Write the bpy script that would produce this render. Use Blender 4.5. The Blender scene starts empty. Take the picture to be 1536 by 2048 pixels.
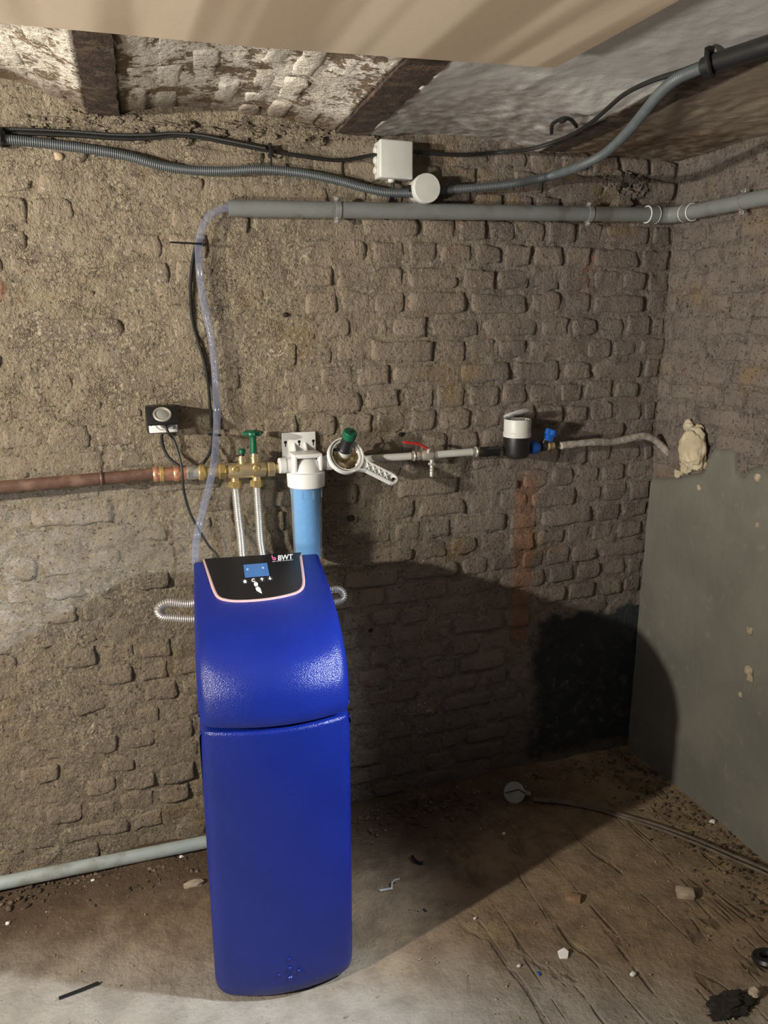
import bpy, bmesh, math, random
import numpy as np
from mathutils import Vector, Matrix, Quaternion
random.seed(7)
SC = bpy.context.scene
COL = SC.collection
PI = math.pi
R = math.radians

# ------------------------------------------------------------------ camera
F_PX, W_PX, H_PX = 1540.0, 1536.0, 2048.0
YAW, PITCH, CAM_H = R(19.7), R(14.2), 1.5
FWD = Vector((math.sin(YAW)*math.cos(PITCH), math.cos(YAW)*math.cos(PITCH), -math.sin(PITCH)))
RGT = Vector((math.cos(YAW), -math.sin(YAW), 0))
UPV = RGT.cross(FWD)
EYE = Vector((0, 0, CAM_H))
cd = bpy.data.cameras.new('camera')
cam = bpy.data.objects.new('camera', cd); COL.objects.link(cam)
cam.matrix_world = Matrix.Translation(EYE) @ Matrix((RGT, UPV, -FWD)).transposed().to_4x4()
cd.sensor_fit = 'VERTICAL'; cd.sensor_height = 32.0; cd.lens = F_PX/H_PX*32.0
cd.clip_start = 0.02
SC.camera = cam

# ------------------------------------------------------------------ world, lights, exposure
wd = bpy.data.worlds.new('world'); SC.world = wd; wd.use_nodes = True
wd.node_tree.nodes['Background'].inputs[0].default_value = (1.0, 0.96, 0.91, 1)
wd.node_tree.nodes['Background'].inputs[1].default_value = 0.075

def lamp(name, kind, loc, power, col, size, aim=None, **kw):
    l = bpy.data.lights.new(name, kind); l.energy = power; l.color = col
    l.shadow_soft_size = size
    for k, v in kw.items(): setattr(l, k, v)
    o = bpy.data.objects.new(name, l); COL.objects.link(o); o.location = loc
    if aim: o.rotation_euler = (Vector(aim)-Vector(loc)).to_track_quat('-Z', 'Y').to_euler()
    return o
lamp('work_lamp', 'POINT', (-2.0, 0.68, 1.68), 335, (1.0, 0.915, 0.80), 0.035)
lamp('ceiling_fill_spot', 'SPOT', (-1.7, 0.25, 1.05), 215, (1.0, 0.93, 0.84), 0.12, aim=(0.55, 1.45, 1.97), spot_size=R(62), spot_blend=0.8)  # added fill pointing up to brighten the ceiling, not an inferred lamp
lamp('torch', 'SPOT', (1.30, 0.82, 1.40), 165, (0.82, 0.90, 1.0), 0.035, aim=(-0.18, 1.52, 0.35), spot_size=R(66), spot_blend=0.8)

SC.view_settings.view_transform = 'Standard'; SC.view_settings.look = 'None'
SC.view_settings.gamma = 1.0; SC.view_settings.use_curve_mapping = False
SC.view_settings.exposure = 0.0

# ------------------------------------------------------------------ room measures and pixel rays
WALL_Y, RIGHT_X, CEIL_Z = 2.05, 1.675, 1.955

def ray(px, py): return FWD + RGT*((px-W_PX/2)/F_PX) + UPV*((H_PX/2-py)/F_PX)
def at_y(px, py, y): r = ray(px, py); return EYE + r*((y-EYE.y)/r.y)
def at_z(px, py, z=0.0): r = ray(px, py); return EYE + r*((z-EYE.z)/r.z)
def at_x(px, py, x): r = ray(px, py); return EYE + r*((x-EYE.x)/r.x)
def wp(px, py, off=0.0): return at_y(px, py, WALL_Y-off)
def proj(p):
    d = Vector(p)-EYE; z = d.dot(FWD)
    return W_PX/2+F_PX*d.dot(RGT)/z, H_PX/2-F_PX*d.dot(UPV)/z

# ------------------------------------------------------------------ numpy noise
def _h(ix, iy, iz):
    n = (ix*374761393 + iy*668265263 + iz*1274126177) & 0xFFFFFFFF
    n = ((n ^ (n >> 13))*1103515245) & 0xFFFFFFFF
    n = (n ^ (n >> 16))
    return (n & 0xFFFF)/32767.5-1.0
def vnoise(x, y, z=0.0):
    x = np.asarray(x, float); y = np.asarray(y, float); z = np.asarray(z, float)+np.zeros_like(x)
    ix = np.floor(x).astype(np.int64); iy = np.floor(y).astype(np.int64); iz = np.floor(z).astype(np.int64)
    fx, fy, fz = x-ix, y-iy, z-iz
    fx, fy, fz = fx*fx*(3-2*fx), fy*fy*(3-2*fy), fz*fz*(3-2*fz)
    def L(a, b, t): return a+(b-a)*t
    return L(L(L(_h(ix, iy, iz), _h(ix+1, iy, iz), fx), L(_h(ix, iy+1, iz), _h(ix+1, iy+1, iz), fx), fy),
             L(L(_h(ix, iy, iz+1), _h(ix+1, iy, iz+1), fx), L(_h(ix, iy+1, iz+1), _h(ix+1, iy+1, iz+1), fx), fy), fz)
def fbm(x, y, z=0.0, o=4):
    s = 0; a = 1.0; t = 0
    for k in range(o):
        s = s+a*vnoise(x*2**k+k*17.3, y*2**k-k*9.1, z*2**k+k*3.7); t += a; a *= .5
    return s/t

# ------------------------------------------------------------------ materials
class NT:
    def __init__(s, name):
        s.m = bpy.data.materials.new(name); s.m.use_nodes = True
        s.t = s.m.node_tree; s.t.nodes.clear()
        s.out = s.t.nodes.new('ShaderNodeOutputMaterial')
        s._pos = None
    def n(s, ty, **kw):
        o = s.t.nodes.new(ty)
        for k, v in kw.items(): setattr(o, k, v)
        return o
    def put(s, sock, v):
        if isinstance(v, bpy.types.NodeSocket): s.t.links.new(v, sock)
        elif isinstance(v, (tuple, list)) and sock.type == 'RGBA': sock.default_value = (*v, 1) if len(v) == 3 else v
        else: sock.default_value = v
    def pos(s):
        if s._pos is None: s._pos = s.n('ShaderNodeNewGeometry').outputs['Position']
        return s._pos
    def objc(s): return s.n('ShaderNodeTexCoord').outputs['Object']
    def scale(s, vec, sc, loc=(0, 0, 0), rot=(0, 0, 0)):
        o = s.n('ShaderNodeMapping'); s.put(o.inputs[0], vec); o.inputs['Scale'].default_value = sc
        o.inputs['Location'].default_value = loc; o.inputs['Rotation'].default_value = rot
        return o.outputs[0]
    def noise(s, sc, det=4, ro=.55, vec=None, dist=0):
        o = s.n('ShaderNodeTexNoise'); s.put(o.inputs['Vector'], vec if vec is not None else s.pos())
        o.inputs['Scale'].default_value = sc; o.inputs['Detail'].default_value = det
        o.inputs['Roughness'].default_value = ro; o.inputs['Distortion'].default_value = dist
        return o.outputs[0]
    def vor(s, sc, feat='F1', vec=None, rnd=1.0):
        o = s.n('ShaderNodeTexVoronoi', feature=feat); s.put(o.inputs['Vector'], vec if vec is not None else s.pos())
        o.inputs['Scale'].default_value = sc; o.inputs['Randomness'].default_value = rnd
        return o.outputs['Distance']
    def ss(s, v, a, b):   # smoothstep map a..b -> 0..1
        o = s.n('ShaderNodeMapRange', interpolation_type='SMOOTHSTEP'); s.put(o.inputs[0], v)
        o.inputs[1].default_value = a; o.inputs[2].default_value = b
        return o.outputs[0]
    def mix(s, f, a, b, bt='MIX'):
        o = s.n('ShaderNodeMix', data_type='RGBA', blend_type=bt)
        s.put(o.inputs[0], f); s.put(o.inputs[6], a); s.put(o.inputs[7], b)
        return o.outputs[2]
    def math(s, op, a, b=0.0):
        o = s.n('ShaderNodeMath', operation=op); s.put(o.inputs[0], a); s.put(o.inputs[1], b)
        return o.outputs[0]
    def mul(s, *a):
        r = a[0]
        for b in a[1:]: r = s.math('MULTIPLY', r, b)
        return r
    def add(s, *a):
        r = a[0]
        for b in a[1:]: r = s.math('ADD', r, b)
        return r
    def xyz(s):
        o = s.n('ShaderNodeSeparateXYZ'); s.put(o.inputs[0], s.pos()); return o.outputs
    def bump(s, h, st=1.0, d=.01, nrm=None):
        o = s.n('ShaderNodeBump'); s.put(o.inputs['Height'], h); o.inputs['Strength'].default_value = st
        o.inputs['Distance'].default_value = d
        if nrm is not None: s.put(o.inputs['Normal'], nrm)
        return o.outputs[0]
    def bsdf(s, col, rough=.6, metal=0, nrm=None, **kw):
        o = s.n('ShaderNodeBsdfPrincipled'); s.put(o.inputs['Base Color'], col); s.put(o.inputs['Roughness'], rough)
        o.inputs['Metallic'].default_value = metal
        if nrm is not None: s.put(o.inputs['Normal'], nrm)
        for k, v in kw.items(): s.put(o.inputs[k.replace('_', ' ')], v)
        s.t.links.new(o.outputs[0], s.out.inputs[0]); s.last = o
        return o

def simple(name, col, rough=.5, metal=0, var=.12, sc=60, bump=0.0, bsc=400, dirt=None, **kw):
    m = NT(name)
    f = m.noise(sc, 4)
    c = m.mix(m.ss(f, .3, .7), tuple(x*(1-var) for x in col), tuple(min(1, x*(1+var)) for x in col))
    if dirt: c = m.mix(m.mul(m.ss(m.noise(sc*.5, 5), .5, .68), .7), c, dirt)
    nr = m.bump(m.noise(bsc, 3), bump, .002) if bump else None
    m.bsdf(c, rough, metal, nr, **kw)
    return m.m

def masonry(name, mode):
    """mode: brick, mortar of the painted cellar walls"""
    m = NT(name); x, y, z = m.xyz()
    big = m.noise(1.7, 4); mid = m.noise(9, 5); fine = m.noise(105, 5, .7); gr = m.noise(330, 3, .6)
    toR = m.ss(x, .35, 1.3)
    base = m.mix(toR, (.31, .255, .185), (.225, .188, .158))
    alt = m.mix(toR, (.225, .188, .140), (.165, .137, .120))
    c = m.mix(m.ss(mid, .36, .66), base, alt)
    c = m.mix(m.mul(m.ss(big, .5, .72), .55), c, (.17, .155, .12))
    c = m.mix(m.mul(m.ss(m.noise(5.3, 3, vec=m.scale(m.pos(), (1, 1, 1), (4, 2, 7))), .58, .72), .5), c, (.25, .17, .07))
    # flakes of cream wash, denser to the left and on the joints
    lim = m.math('SUBTRACT', .615 if mode == 'brick' else .575, m.mul(m.math('SUBTRACT', 1.0, toR), .035))
    fl = m.ss(m.math('SUBTRACT', m.add(m.mul(fine, .7), m.mul(mid, .3)), lim), -.02, .05)
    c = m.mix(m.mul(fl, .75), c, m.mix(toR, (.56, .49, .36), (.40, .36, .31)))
    if mode == 'mortar': c = m.mix(m.mul(m.ss(m.noise(34, 4, .6), .35, .6), .5), c, m.mix(toR, (.46, .39, .27), (.37, .32, .27)))
    ckv = m.n('ShaderNodeTexNoise'); m.put(ckv.inputs['Vector'], m.pos()); ckv.inputs['Scale'].default_value = 22; ckv.inputs['Detail'].default_value = 4
    wv = m.n('ShaderNodeVectorMath', operation='MULTIPLY_ADD'); m.put(wv.inputs[0], ckv.outputs[1]); wv.inputs[1].default_value = (.045, .045, .045); m.put(wv.inputs[2], m.pos())
    ck = m.ss(m.vor(78, 'DISTANCE_TO_EDGE', vec=wv.outputs[0]), .075, .015)
    ck = m.mul(ck, m.ss(m.noise(13, 4), .46, .62), m.ss(m.add(x, m.mul(z, -.3)), .25, -.2), m.ss(z, 1.0, 1.35), .62)
    c = m.mix(ck, c, (.085, .065, .045))
    # dark pits
    pits = m.mul(m.ss(m.noise(120, 4, .7, vec=m.scale(m.pos(), (1, 1, 1), (9, 1, 3))), .585, .68), .8)
    c = m.mix(pits, c, (.06, .048, .038))
    # bare red brick here and there
    red = m.mul(m.ss(m.noise(6.5, 4, vec=m.scale(m.pos(), (1, 1, 1), (1, 8, 2))), .66, .71), m.ss(m.noise(40, 3), .45, .6), .6)
    c = m.mix(red, c, (.26, .10, .06))
    # rusty run of bare brick under the stop valve
    strip = m.mul(m.ss(m.math('ABSOLUTE', m.math('SUBTRACT', m.add(x, m.mul(mid, .05)), 1.225)), .045, .025), m.ss(z, .42, .5), m.ss(z, 1.08, .98), m.ss(fine, .3, .55))
    c = m.mix(m.mul(strip, .75), c, (.27, .13, .07))
    # torch light on the wall painted in pale, low on the left
    lit_patch = m.mul(m.ss(x, .12, -.3), m.ss(z, .58, .8), m.ss(z, 1.12, .98), m.ss(m.noise(28, 5, .7), .4, .62))
    c = m.mix(m.mul(lit_patch, .5), c, (.50, .48, .44))
    # darker foot of the wall, and tarred patch in the corner
    foot_dark = m.mul(m.ss(m.add(z, m.mul(mid, .3)), .62, .15), m.ss(x, .3, .8), .45)
    c = m.mix(foot_dark, c, (.045, .035, .028))
    e = m.mul(m.math('SUBTRACT', m.noise(11, 4), .5), .14)
    tar = m.mul(m.ss(m.add(x, e), 1.235, 1.30), m.ss(m.add(z, e), .555, .53), m.ss(m.add(z, e), .035, .07), m.ss(y, 1.9, 1.95))
    sm = m.mul(m.ss(m.noise(24, 5, .7, dist=.6), .5, .72), m.ss(z, .56, .3), .55)
    c = m.mix(tar, c, m.mix(sm, (.042, .050, .056), (.24, .24, .23)))
    h = m.add(m.mul(m.noise(38, 6, .68), 1.0), m.mul(fine, .55), m.mul(gr, .16), m.mul(pits, -.5), m.mul(ck, -.2))
    m.bsdf(c, m.mix(tar, (.9, .9, .9), (.6, .6, .6)), 0, m.bump(h, .8 if mode == 'brick' else 1.0, .018 if mode == 'brick' else .026), Specular_IOR_Level=.3)
    return m.m

def whitewash(name, dark=.0):
    m = NT(name); x, y, z = m.xyz()
    st = m.scale(m.pos(), (1, .8, 1))
    mid = m.noise(14, 5, .6, st); fine = m.noise(75, 5, .65)
    c = m.mix(m.ss(m.noise(5, 3), .35, .7), (.74, .70, .62), (.62, .57, .48))
    bare = m.ss(m.add(m.mul(mid, .6), m.mul(fine, .4)), .555-dark, .60-dark)
    c = m.mix(m.mul(bare, .9), c, (.16, .105, .058))
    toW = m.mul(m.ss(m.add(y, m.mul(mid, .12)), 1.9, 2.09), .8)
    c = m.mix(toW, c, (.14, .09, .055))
    h = m.add(m.noise(45, 6, .65), m.mul(fine, .5), m.mul(bare, -.35))
    m.bsdf(c, .9, 0, m.bump(h, .8, .016), Specular_IOR_Level=.2)
    return m.m

def cement_mat(name, col, col2, dirt, rust=0.0):
    m = NT(name); x, y, z = m.xyz()
    f = m.noise(3.2, 5); g = m.noise(30, 5, .6)
    c = m.mix(m.ss(f, .35, .65), col, col2)
    c = m.mix(m.mul(m.ss(g, .58, .75), .5), c, dirt)
    sp = m.ss(m.vor(26), .055, .02)
    c = m.mix(m.mul(sp, m.ss(m.noise(7, 2), .5, .6), .8), c, tuple(v*.25 for v in col))
    if rust:
        w = m.ss(m.add(y, m.mul(f, .6), m.mul(g, .2)), 1.98, 2.28)
        c = m.mix(m.mul(w, rust, m.ss(g, .3, .6)), c, (.12, .075, .045))
    st = m.noise(60, 4, .6, m.scale(m.pos(), (1, 1, .18)))
    h = m.add(m.mul(m.noise(7, 4), 1.4), m.mul(st, .25), m.mul(g, .3), m.mul(sp, -.4))
    m.bsdf(c, .78, 0, m.bump(h, .3 if rust else .5, .012), Specular_IOR_Level=.3)
    return m.m

def floor_material():
    m = NT('cellar_floor'); x, y, z = m.xyz()
    big = m.noise(3.0, 5); mid = m.noise(12, 5, .6); fine = m.noise(90, 5, .65)
    # distance behind the grey front strip: y + a bit of x
    d = m.add(y, m.mul(x, .45), m.mul(m.math('SUBTRACT', big, .5), .35))
    brown = m.mix(m.ss(mid, .38, .65), (.25, .185, .115), (.17, .124, .077))
    brown = m.mix(m.mul(m.ss(m.noise(8, 4, vec=m.scale(m.pos(), (1, 1, 1), (3, 3, 3))), .55, .7), .6), brown, (.33, .255, .14))
    grey = m.mix(m.ss(mid, .35, .65), (.345, .32, .28), (.27, .25, .215))
    c = m.mix(m.ss(d, 1.46, 1.78), grey, brown)
    c = m.mix(m.mul(m.ss(m.add(y, m.mul(m.math('SUBTRACT', big, .5), .4)), 1.62, 1.93), m.ss(x, 1.55, 1.1), .85), c, (.062, .040, .025))  # dark dirt along the back wall, deepened to paint in the shadow there
    c = m.mix(m.mul(m.ss(fine, .60, .70), .55), c, (.34, .29, .22))
    c = m.mix(m.mul(m.ss(m.noise(150, 4, .7, vec=m.scale(m.pos(), (1, 1, 1), (5, 1, 0))), .62, .7), .7), c, (.05, .036, .025))
    # scored lines in the screed, running to the front right
    ln = m.noise(7, 3, .5, m.scale(m.pos(), (1.0, .16, 1), rot=(0, 0, R(52))), .4)
    lines = m.mul(m.ss(m.math('ABSOLUTE', m.math('SUBTRACT', ln, .5)), .02, .004), m.ss(x, .55, .9), m.ss(mid, .42, .56))
    c = m.mix(m.mul(lines, .3), c, (.05, .035, .024))
    wht = m.ss(m.vor(30), .05, .035)
    wht = m.mul(wht, m.ss(m.noise(9, 2, vec=m.scale(m.pos(), (1, 1, 1), (0, 7, 0))), .5, .56))
    c = m.mix(wht, c, (.6, .56, .48))
    h = m.add(m.noise(30, 6, .65), m.mul(fine, .35), m.mul(lines, -.5), m.mul(wht, .4))
    wet = m.mix(m.ss(mid, .4, .6), (.62, .62, .62), (.85, .85, .85))
    m.bsdf(c, wet, 0, m.bump(h, .6, .012), Specular_IOR_Level=.3)
    return m.m

M = {}
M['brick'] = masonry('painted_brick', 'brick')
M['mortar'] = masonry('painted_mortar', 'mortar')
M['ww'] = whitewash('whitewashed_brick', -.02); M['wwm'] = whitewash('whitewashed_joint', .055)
M['cement'] = cement_mat('grey_cement_render', (.155, .15, .124), (.122, .119, .099), (.21, .20, .165))
M['bayplaster'] = cement_mat('grey_ceiling_plaster', (.60, .60, .58), (.52, .51, .49), (.42, .39, .34), .6)
M['brownbay'] = cement_mat('brown_ceiling_plaster', (.34, .29, .23), (.24, .19, .14), (.14, .09, .06), .9)
M['floor'] = floor_material()
M['rustbeam'] = simple('rusty_steel', (.05, .031, .022), .9, 0, .5, 40, 1.0, 120, dirt=(.13, .09, .06))
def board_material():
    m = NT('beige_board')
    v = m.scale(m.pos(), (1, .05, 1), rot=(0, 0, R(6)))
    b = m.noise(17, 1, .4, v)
    c = m.mix(m.ss(b, .38, .62), (.40, .32, .23), (.64, .54, .415))  # stripes of shadow painted into the board's colour
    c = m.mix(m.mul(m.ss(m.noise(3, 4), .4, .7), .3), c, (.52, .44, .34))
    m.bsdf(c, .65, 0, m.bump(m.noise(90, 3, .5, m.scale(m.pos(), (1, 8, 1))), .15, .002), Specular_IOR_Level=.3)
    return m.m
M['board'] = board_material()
def blue_material():
    m = NT('blue_shell')
    g = m.noise(900, 2, .5); g2 = m.vor(420)
    c = m.mix(m.ss(m.noise(6, 3), .3, .7), (.0045, .0155, .172), (.0055, .0185, .20))
    m.bsdf(c, .27, 0, m.bump(m.add(m.mul(g, .4), g2), .42, .0014), Specular_IOR_Level=.42)
    return m.m
M['blue'] = blue_material()
M['panel'] = simple('black_panel', (.006, .006, .008), .35, 0, .1)
M['pink'] = simple('pink_trim', (.72, .47, .46), .4, 0, .05)
M['white_print'] = simple('white_print', (.85, .85, .85), .5, 0, .02)
M['pink_print'] = simple('pink_print', (.75, .16, .38), .5, 0, .02)
def screen_mat():
    m = NT('lit_screen'); m.bsdf((.03, .09, .22), .25, 0, Emission_Color=(.09, .24, .55), Emission_Strength=.42); return m.m
M['screen'] = screen_mat()
M['icon'] = simple('screen_icon', (.35, .5, .7), .5)
M['key'] = simple('button_grey', (.02, .02, .024), .4)
M['pvc'] = simple('grey_pvc', (.185, .20, .195), .45, 0, .08, 25, .05, 300, dirt=(.11, .10, .085))
M['pvc_light'] = simple('pale_pvc', (.36, .42, .42), .42, 0, .08, 25, dirt=(.20, .19, .16))
M['conduit'] = simple('grey_conduit', (.07, .083, .09), .5, 0, .1, 30)
M['black'] = simple('black_plastic', (.011, .011, .012), .4, 0, .1)
M['rubber'] = simple('black_cable_sheath', (.012, .012, .012), .55, 0, .2)
M['white'] = simple('white_plastic', (.72, .73, .72), .38, 0, .03, 20)
M['offwhite'] = simple('off_white_plastic', (.55, .56, .53), .45, 0, .04, 20)
M['boxgrey'] = simple('box_grey_plastic', (.50, .50, .47), .5, 0, .04, 20)
M['steel'] = simple('bright_steel', (.74, .73, .70), .32, .8, .05, 50)
M['zinc'] = simple('zinc_steel', (.50, .51, .50), .35, .7, .1, 80)
M['nickel'] = simple('nickel', (.72, .70, .63), .3, .75, .05, 50)
M['brass'] = simple('brass', (.62, .50, .29), .36, .75, .08, 40, .1, 300)
M['brass_bright'] = simple('yellow_brass', (.80, .60, .25), .3, .8, .06, 40)
M['copper'] = simple('copper', (.80, .42, .26), .3, .8, .08, 40)
M['oldcopper'] = simple('brown_pipe_paint', (.105, .055, .036), .5, 0, .2, 40, .3, 150, dirt=(.18, .11, .075))
M['green'] = simple('green_plastic', (.004, .10, .048), .35, 0, .08)
M['red'] = simple('red_enamel', (.50, .03, .03), .35, 0, .05)
M['bluecap'] = simple('blue_plastic', (.014, .10, .42), .4, 0, .05)
M['lead'] = simple('old_lead', (.33, .30, .265), .7, 0, .3, 60, .6, 200, dirt=(.46, .42, .35))
M['stone'] = simple('pale_stone', (.36, .30, .22), .9, 0, .2, 40, .5, 200)
M['crumb'] = simple('mortar_crumb', (.34, .285, .20), .95, 0, .3, 60, 1.0, 120, dirt=(.16, .11, .06))
M['lump'] = simple('lime_lump', (.50, .44, .31), .95, 0, .2, 30, 1.0, 70, dirt=(.28, .20, .11))
M['brickred'] = simple('bare_brick', (.38, .11, .05), .9, 0, .2, 60, .5, 200)
M['wood'] = simple('damp_wood', (.25, .16, .085), .75, 0, .25, 50, .3, 200)
M['paper'] = simple('white_paper', (.70, .70, .68), .7, 0, .04)
M['soot'] = simple('dark_rag', (.022, .018, .014), .95, 0, .3, 60, .8, 150)
M['discgrey'] = simple('dull_grey_plastic', (.24, .24, .22), .55, 0, .1, 30)
M['oldcable'] = simple('brown_old_cable', (.10, .075, .055), .7, 0, .3, 40, .4, 200)
M['dirt'] = simple('dark_rubble', (.085, .06, .04), .95, 0, .6, 25, .6, 150, dirt=(.20, .155, .10))
def clear_mat(name, col, mixf, rough=.08):
    m = NT(name)
    p = m.n('ShaderNodeBsdfPrincipled'); m.put(p.inputs['Base Color'], col); p.inputs['Roughness'].default_value = rough
    t = m.n('ShaderNodeBsdfTransparent'); m.put(t.inputs[0], (.93, .95, .97))
    lw = m.n('ShaderNodeLayerWeight'); lw.inputs[0].default_value = .35
    f = m.add(mixf, m.mul(lw.outputs['Facing'], .35))
    x = m.n('ShaderNodeMixShader'); m.put(x.inputs[0], f); m.t.links.new(t.outputs[0], x.inputs[1]); m.t.links.new(p.outputs[0], x.inputs[2])
    m.t.links.new(x.outputs[0], m.out.inputs[0]); return m.m
M['hose_clear'] = clear_mat('clear_hose', (.30, .33, .46), .2, .05)
M['bowl_clear'] = clear_mat('clear_bowl', (.55, .68, .80), .12)
M['lid_clear'] = clear_mat('clear_lid', (.75, .75, .75), .22)
M['filterblue'] = simple('blue_filter_fleece', (.085, .33, .66), .8, 0, .06, 90, .4, 300)
M['tie_clear'] = simple('white_nylon', (.55, .55, .56), .4)

# ------------------------------------------------------------------ mesh helpers
def frame(d):
    d = Vector(d).normalized()
    a = Vector((0, 0, 1)) if abs(d.z) < .9 else Vector((0, 1, 0))
    u = d.cross(a).normalized(); return u, u.cross(d).normalized(), d
def crv(pts, n=8):
    pts = [Vector(p) for p in pts]; out = []
    for i in range(len(pts)-1):
        p0 = pts[max(i-1, 0)]; p1 = pts[i]; p2 = pts[i+1]; p3 = pts[min(i+2, len(pts)-1)]
        for k in range(n):
            t = k/n
            out.append(.5*((2*p1)+(p2-p0)*t+(2*p0-5*p1+4*p2-p3)*t*t+(3*p1-p0-3*p2+p3)*t**3))
    out.append(pts[-1]); return out
def resample(pts, step):
    out = [pts[0]]; acc = 0
    for a, b in zip(pts, pts[1:]):
        L = (b-a).length
        if L < 1e-9: continue
        t = step-acc
        while t <= L: out.append(a+(b-a)*(t/L)); t += step
        acc = (acc+L) % step
    if (out[-1]-pts[-1]).length > step*.2: out.append(pts[-1])
    return out

class MB:
    def __init__(s): s.v = []; s.f = []
    def faces(s, vs, fs):
        b = len(s.v); s.v += [tuple(v) for v in vs]; s.f += [tuple(b+i for i in f) for f in fs]; return s
    def tube(s, pts, r, n=12, caps=True):
        pts = [Vector(p) for p in pts]; N = len(pts)
        rs = r if isinstance(r, (list, tuple)) else [r]*N
        t0 = (pts[1]-pts[0]).normalized(); u, w, _ = frame(t0)
        vs = []; prev = t0
        for i, p in enumerate(pts):
            t = (pts[min(i+1, N-1)]-pts[max(i-1, 0)])
            t = t.normalized() if t.length > 1e-9 else prev
            q = prev.rotation_difference(t); u = q @ u; w = q @ w; prev = t
            for k in range(n):
                a = 2*PI*k/n; vs.append(p+(u*math.cos(a)+w*math.sin(a))*rs[i])
        fs = [(i*n+k, i*n+(k+1) % n, (i+1)*n+(k+1) % n, (i+1)*n+k) for i in range(N-1) for k in range(n)]
        if caps: fs += [tuple(range(n))[::-1], tuple((N-1)*n+k for k in range(n))]
        return s.faces(vs, fs)
    def lathe(s, o, d, prof, n=24, cap0=True, cap1=True, hexa=False):
        """prof: list of (distance along d, radius)"""
        u, w, d = frame(d); o = Vector(o); vs = []
        if hexa: n = 6
        for (h, r) in prof:
            for k in range(n):
                a = 2*PI*k/n; vs.append(o+d*h+(u*math.cos(a)+w*math.sin(a))*r)
        N = len(prof)
        fs = [(i*n+k, i*n+(k+1) % n, (i+1)*n+(k+1) % n, (i+1)*n+k) for i in range(N-1) for k in range(n)]
        if cap0: fs.append(tuple(range(n))[::-1])
        if cap1: fs.append(tuple((N-1)*n+k for k in range(n)))
        return s.faces(vs, fs)
    def nut(s, o, d, L, r):
        c = min(.0015, L*.2); return s.lathe(o, d, [(0, r*.9), (c, r), (L-c, r), (L, r*.9)], hexa=True)
    def torus(s, c, d, R_, r, n=28, m=8, u=None, sx=1.0):
        a0, b0, _ = frame(d); c = Vector(c); vs = []
        for i in range(n):
            a = 2*PI*i/n; rad = a0*math.cos(a)*sx+b0*math.sin(a)
            for j in range(m):
                b = 2*PI*j/m; vs.append(c+rad*(R_+r*math.cos(b))+Vector(d).normalized()*r*math.sin(b))
        fs = [(i*m+j, ((i+1) % n)*m+j, ((i+1) % n)*m+(j+1) % m, i*m+(j+1) % m) for i in range(n) for j in range(m)]
        return s.faces(vs, fs)
    def box(s, c, size, bev=0.0, rot=None, seg=2):
        bm = bmesh.new(); bmesh.ops.create_cube(bm, size=1)
        for v in bm.verts: v.co = Vector((v.co.x*size[0], v.co.y*size[1], v.co.z*size[2]))
        if bev: bmesh.ops.bevel(bm, geom=bm.edges[:], offset=bev, segments=seg, profile=.5, affect='EDGES')
        if rot is None: rot = Matrix.Identity(3)
        bm.verts.index_update()
        s.faces([rot @ v.co+Vector(c) for v in bm.verts], [[v.index for v in f.verts] for f in bm.faces]); bm.free(); return s
    def prism(s, poly, depth_vec):
        """poly: list of 3-D points (a flat outline), extruded by depth_vec"""
        p = [Vector(q) for q in poly]; d = Vector(depth_vec); n = len(p)
        return s.faces(p+[q+d for q in p], [tuple(range(n)), tuple(range(2*n-1, n-1, -1))]+[(i, i+n, (i+1) % n+n, (i+1) % n) for i in range(n)])
    def blob(s, c, size, seed=0, amp=.25, lev=2, sharp=2.2, rot=None):
        bm = bmesh.new(); bmesh.ops.create_icosphere(bm, subdivisions=lev, radius=1)
        co = np.array([v.co[:] for v in bm.verts])
        k = 1+amp*fbm(co[:, 0]*sharp+seed*7.1, co[:, 1]*sharp+3.3, co[:, 2]*sharp+seed, 3)*1.6
        rot = rot or Matrix.Identity(3)
        vs = [rot @ Vector((p[0]*size[0], p[1]*size[1], p[2]*size[2]))*float(q)+Vector(c) for p, q in zip(co, k)]
        bm.verts.index_update()
        s.faces(vs, [[v.index for v in f.verts] for f in bm.faces]); bm.free(); return s
    def build(s, name, mat, parent=None, base=None, smooth=True, ang=35, recalc=True):
        me = bpy.data.meshes.new(name)
        V = np.array(s.v, float)
        if parent is not None: L = root_loc(parent)
        else:
            L = Vector(base) if base is not None else Vector(((V[:, 0].min()+V[:, 0].max())/2, (V[:, 1].min()+V[:, 1].max())/2, V[:, 2].min()))
        V = V-np.array(L[:])
        me.from_pydata(V.tolist(), [], s.f)
        if recalc:
            bm = bmesh.new(); bm.from_mesh(me); bmesh.ops.recalc_face_normals(bm, faces=bm.faces[:]); bm.to_mesh(me); bm.free()
        if smooth:
            me.shade_smooth(); me.set_sharp_from_angle(angle=R(ang))
        me.materials.append(mat)
        o = bpy.data.objects.new(name, me); COL.objects.link(o)
        if parent is not None: o.parent = parent
        else: o.location = L
        return o
def root_loc(o):
    while o.parent is not None: o = o.parent
    return o.location.copy()
def thing(name, label, cat, loc, group=None):
    o = bpy.data.objects.new(name, None); COL.objects.link(o); o.location = Vector(loc); o.empty_display_size = .05
    o['label'] = label; o['category'] = cat
    if group: o['group'] = group
    return o
def tag(o, label, cat, group=None):
    o['label'] = label; o['category'] = cat
    if group: o['group'] = group
    return o
def plabel(o, t): o['label'] = t; return o
def structure(o): o['kind'] = 'structure'; return o
def corrugated(path, r, pitch=.004, depth=.0012, n=12):
    p = resample(path, pitch/2); rs = [r if i % 2 else r-depth for i in range(len(p))]
    return MB().tube(p, rs, n)

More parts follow.
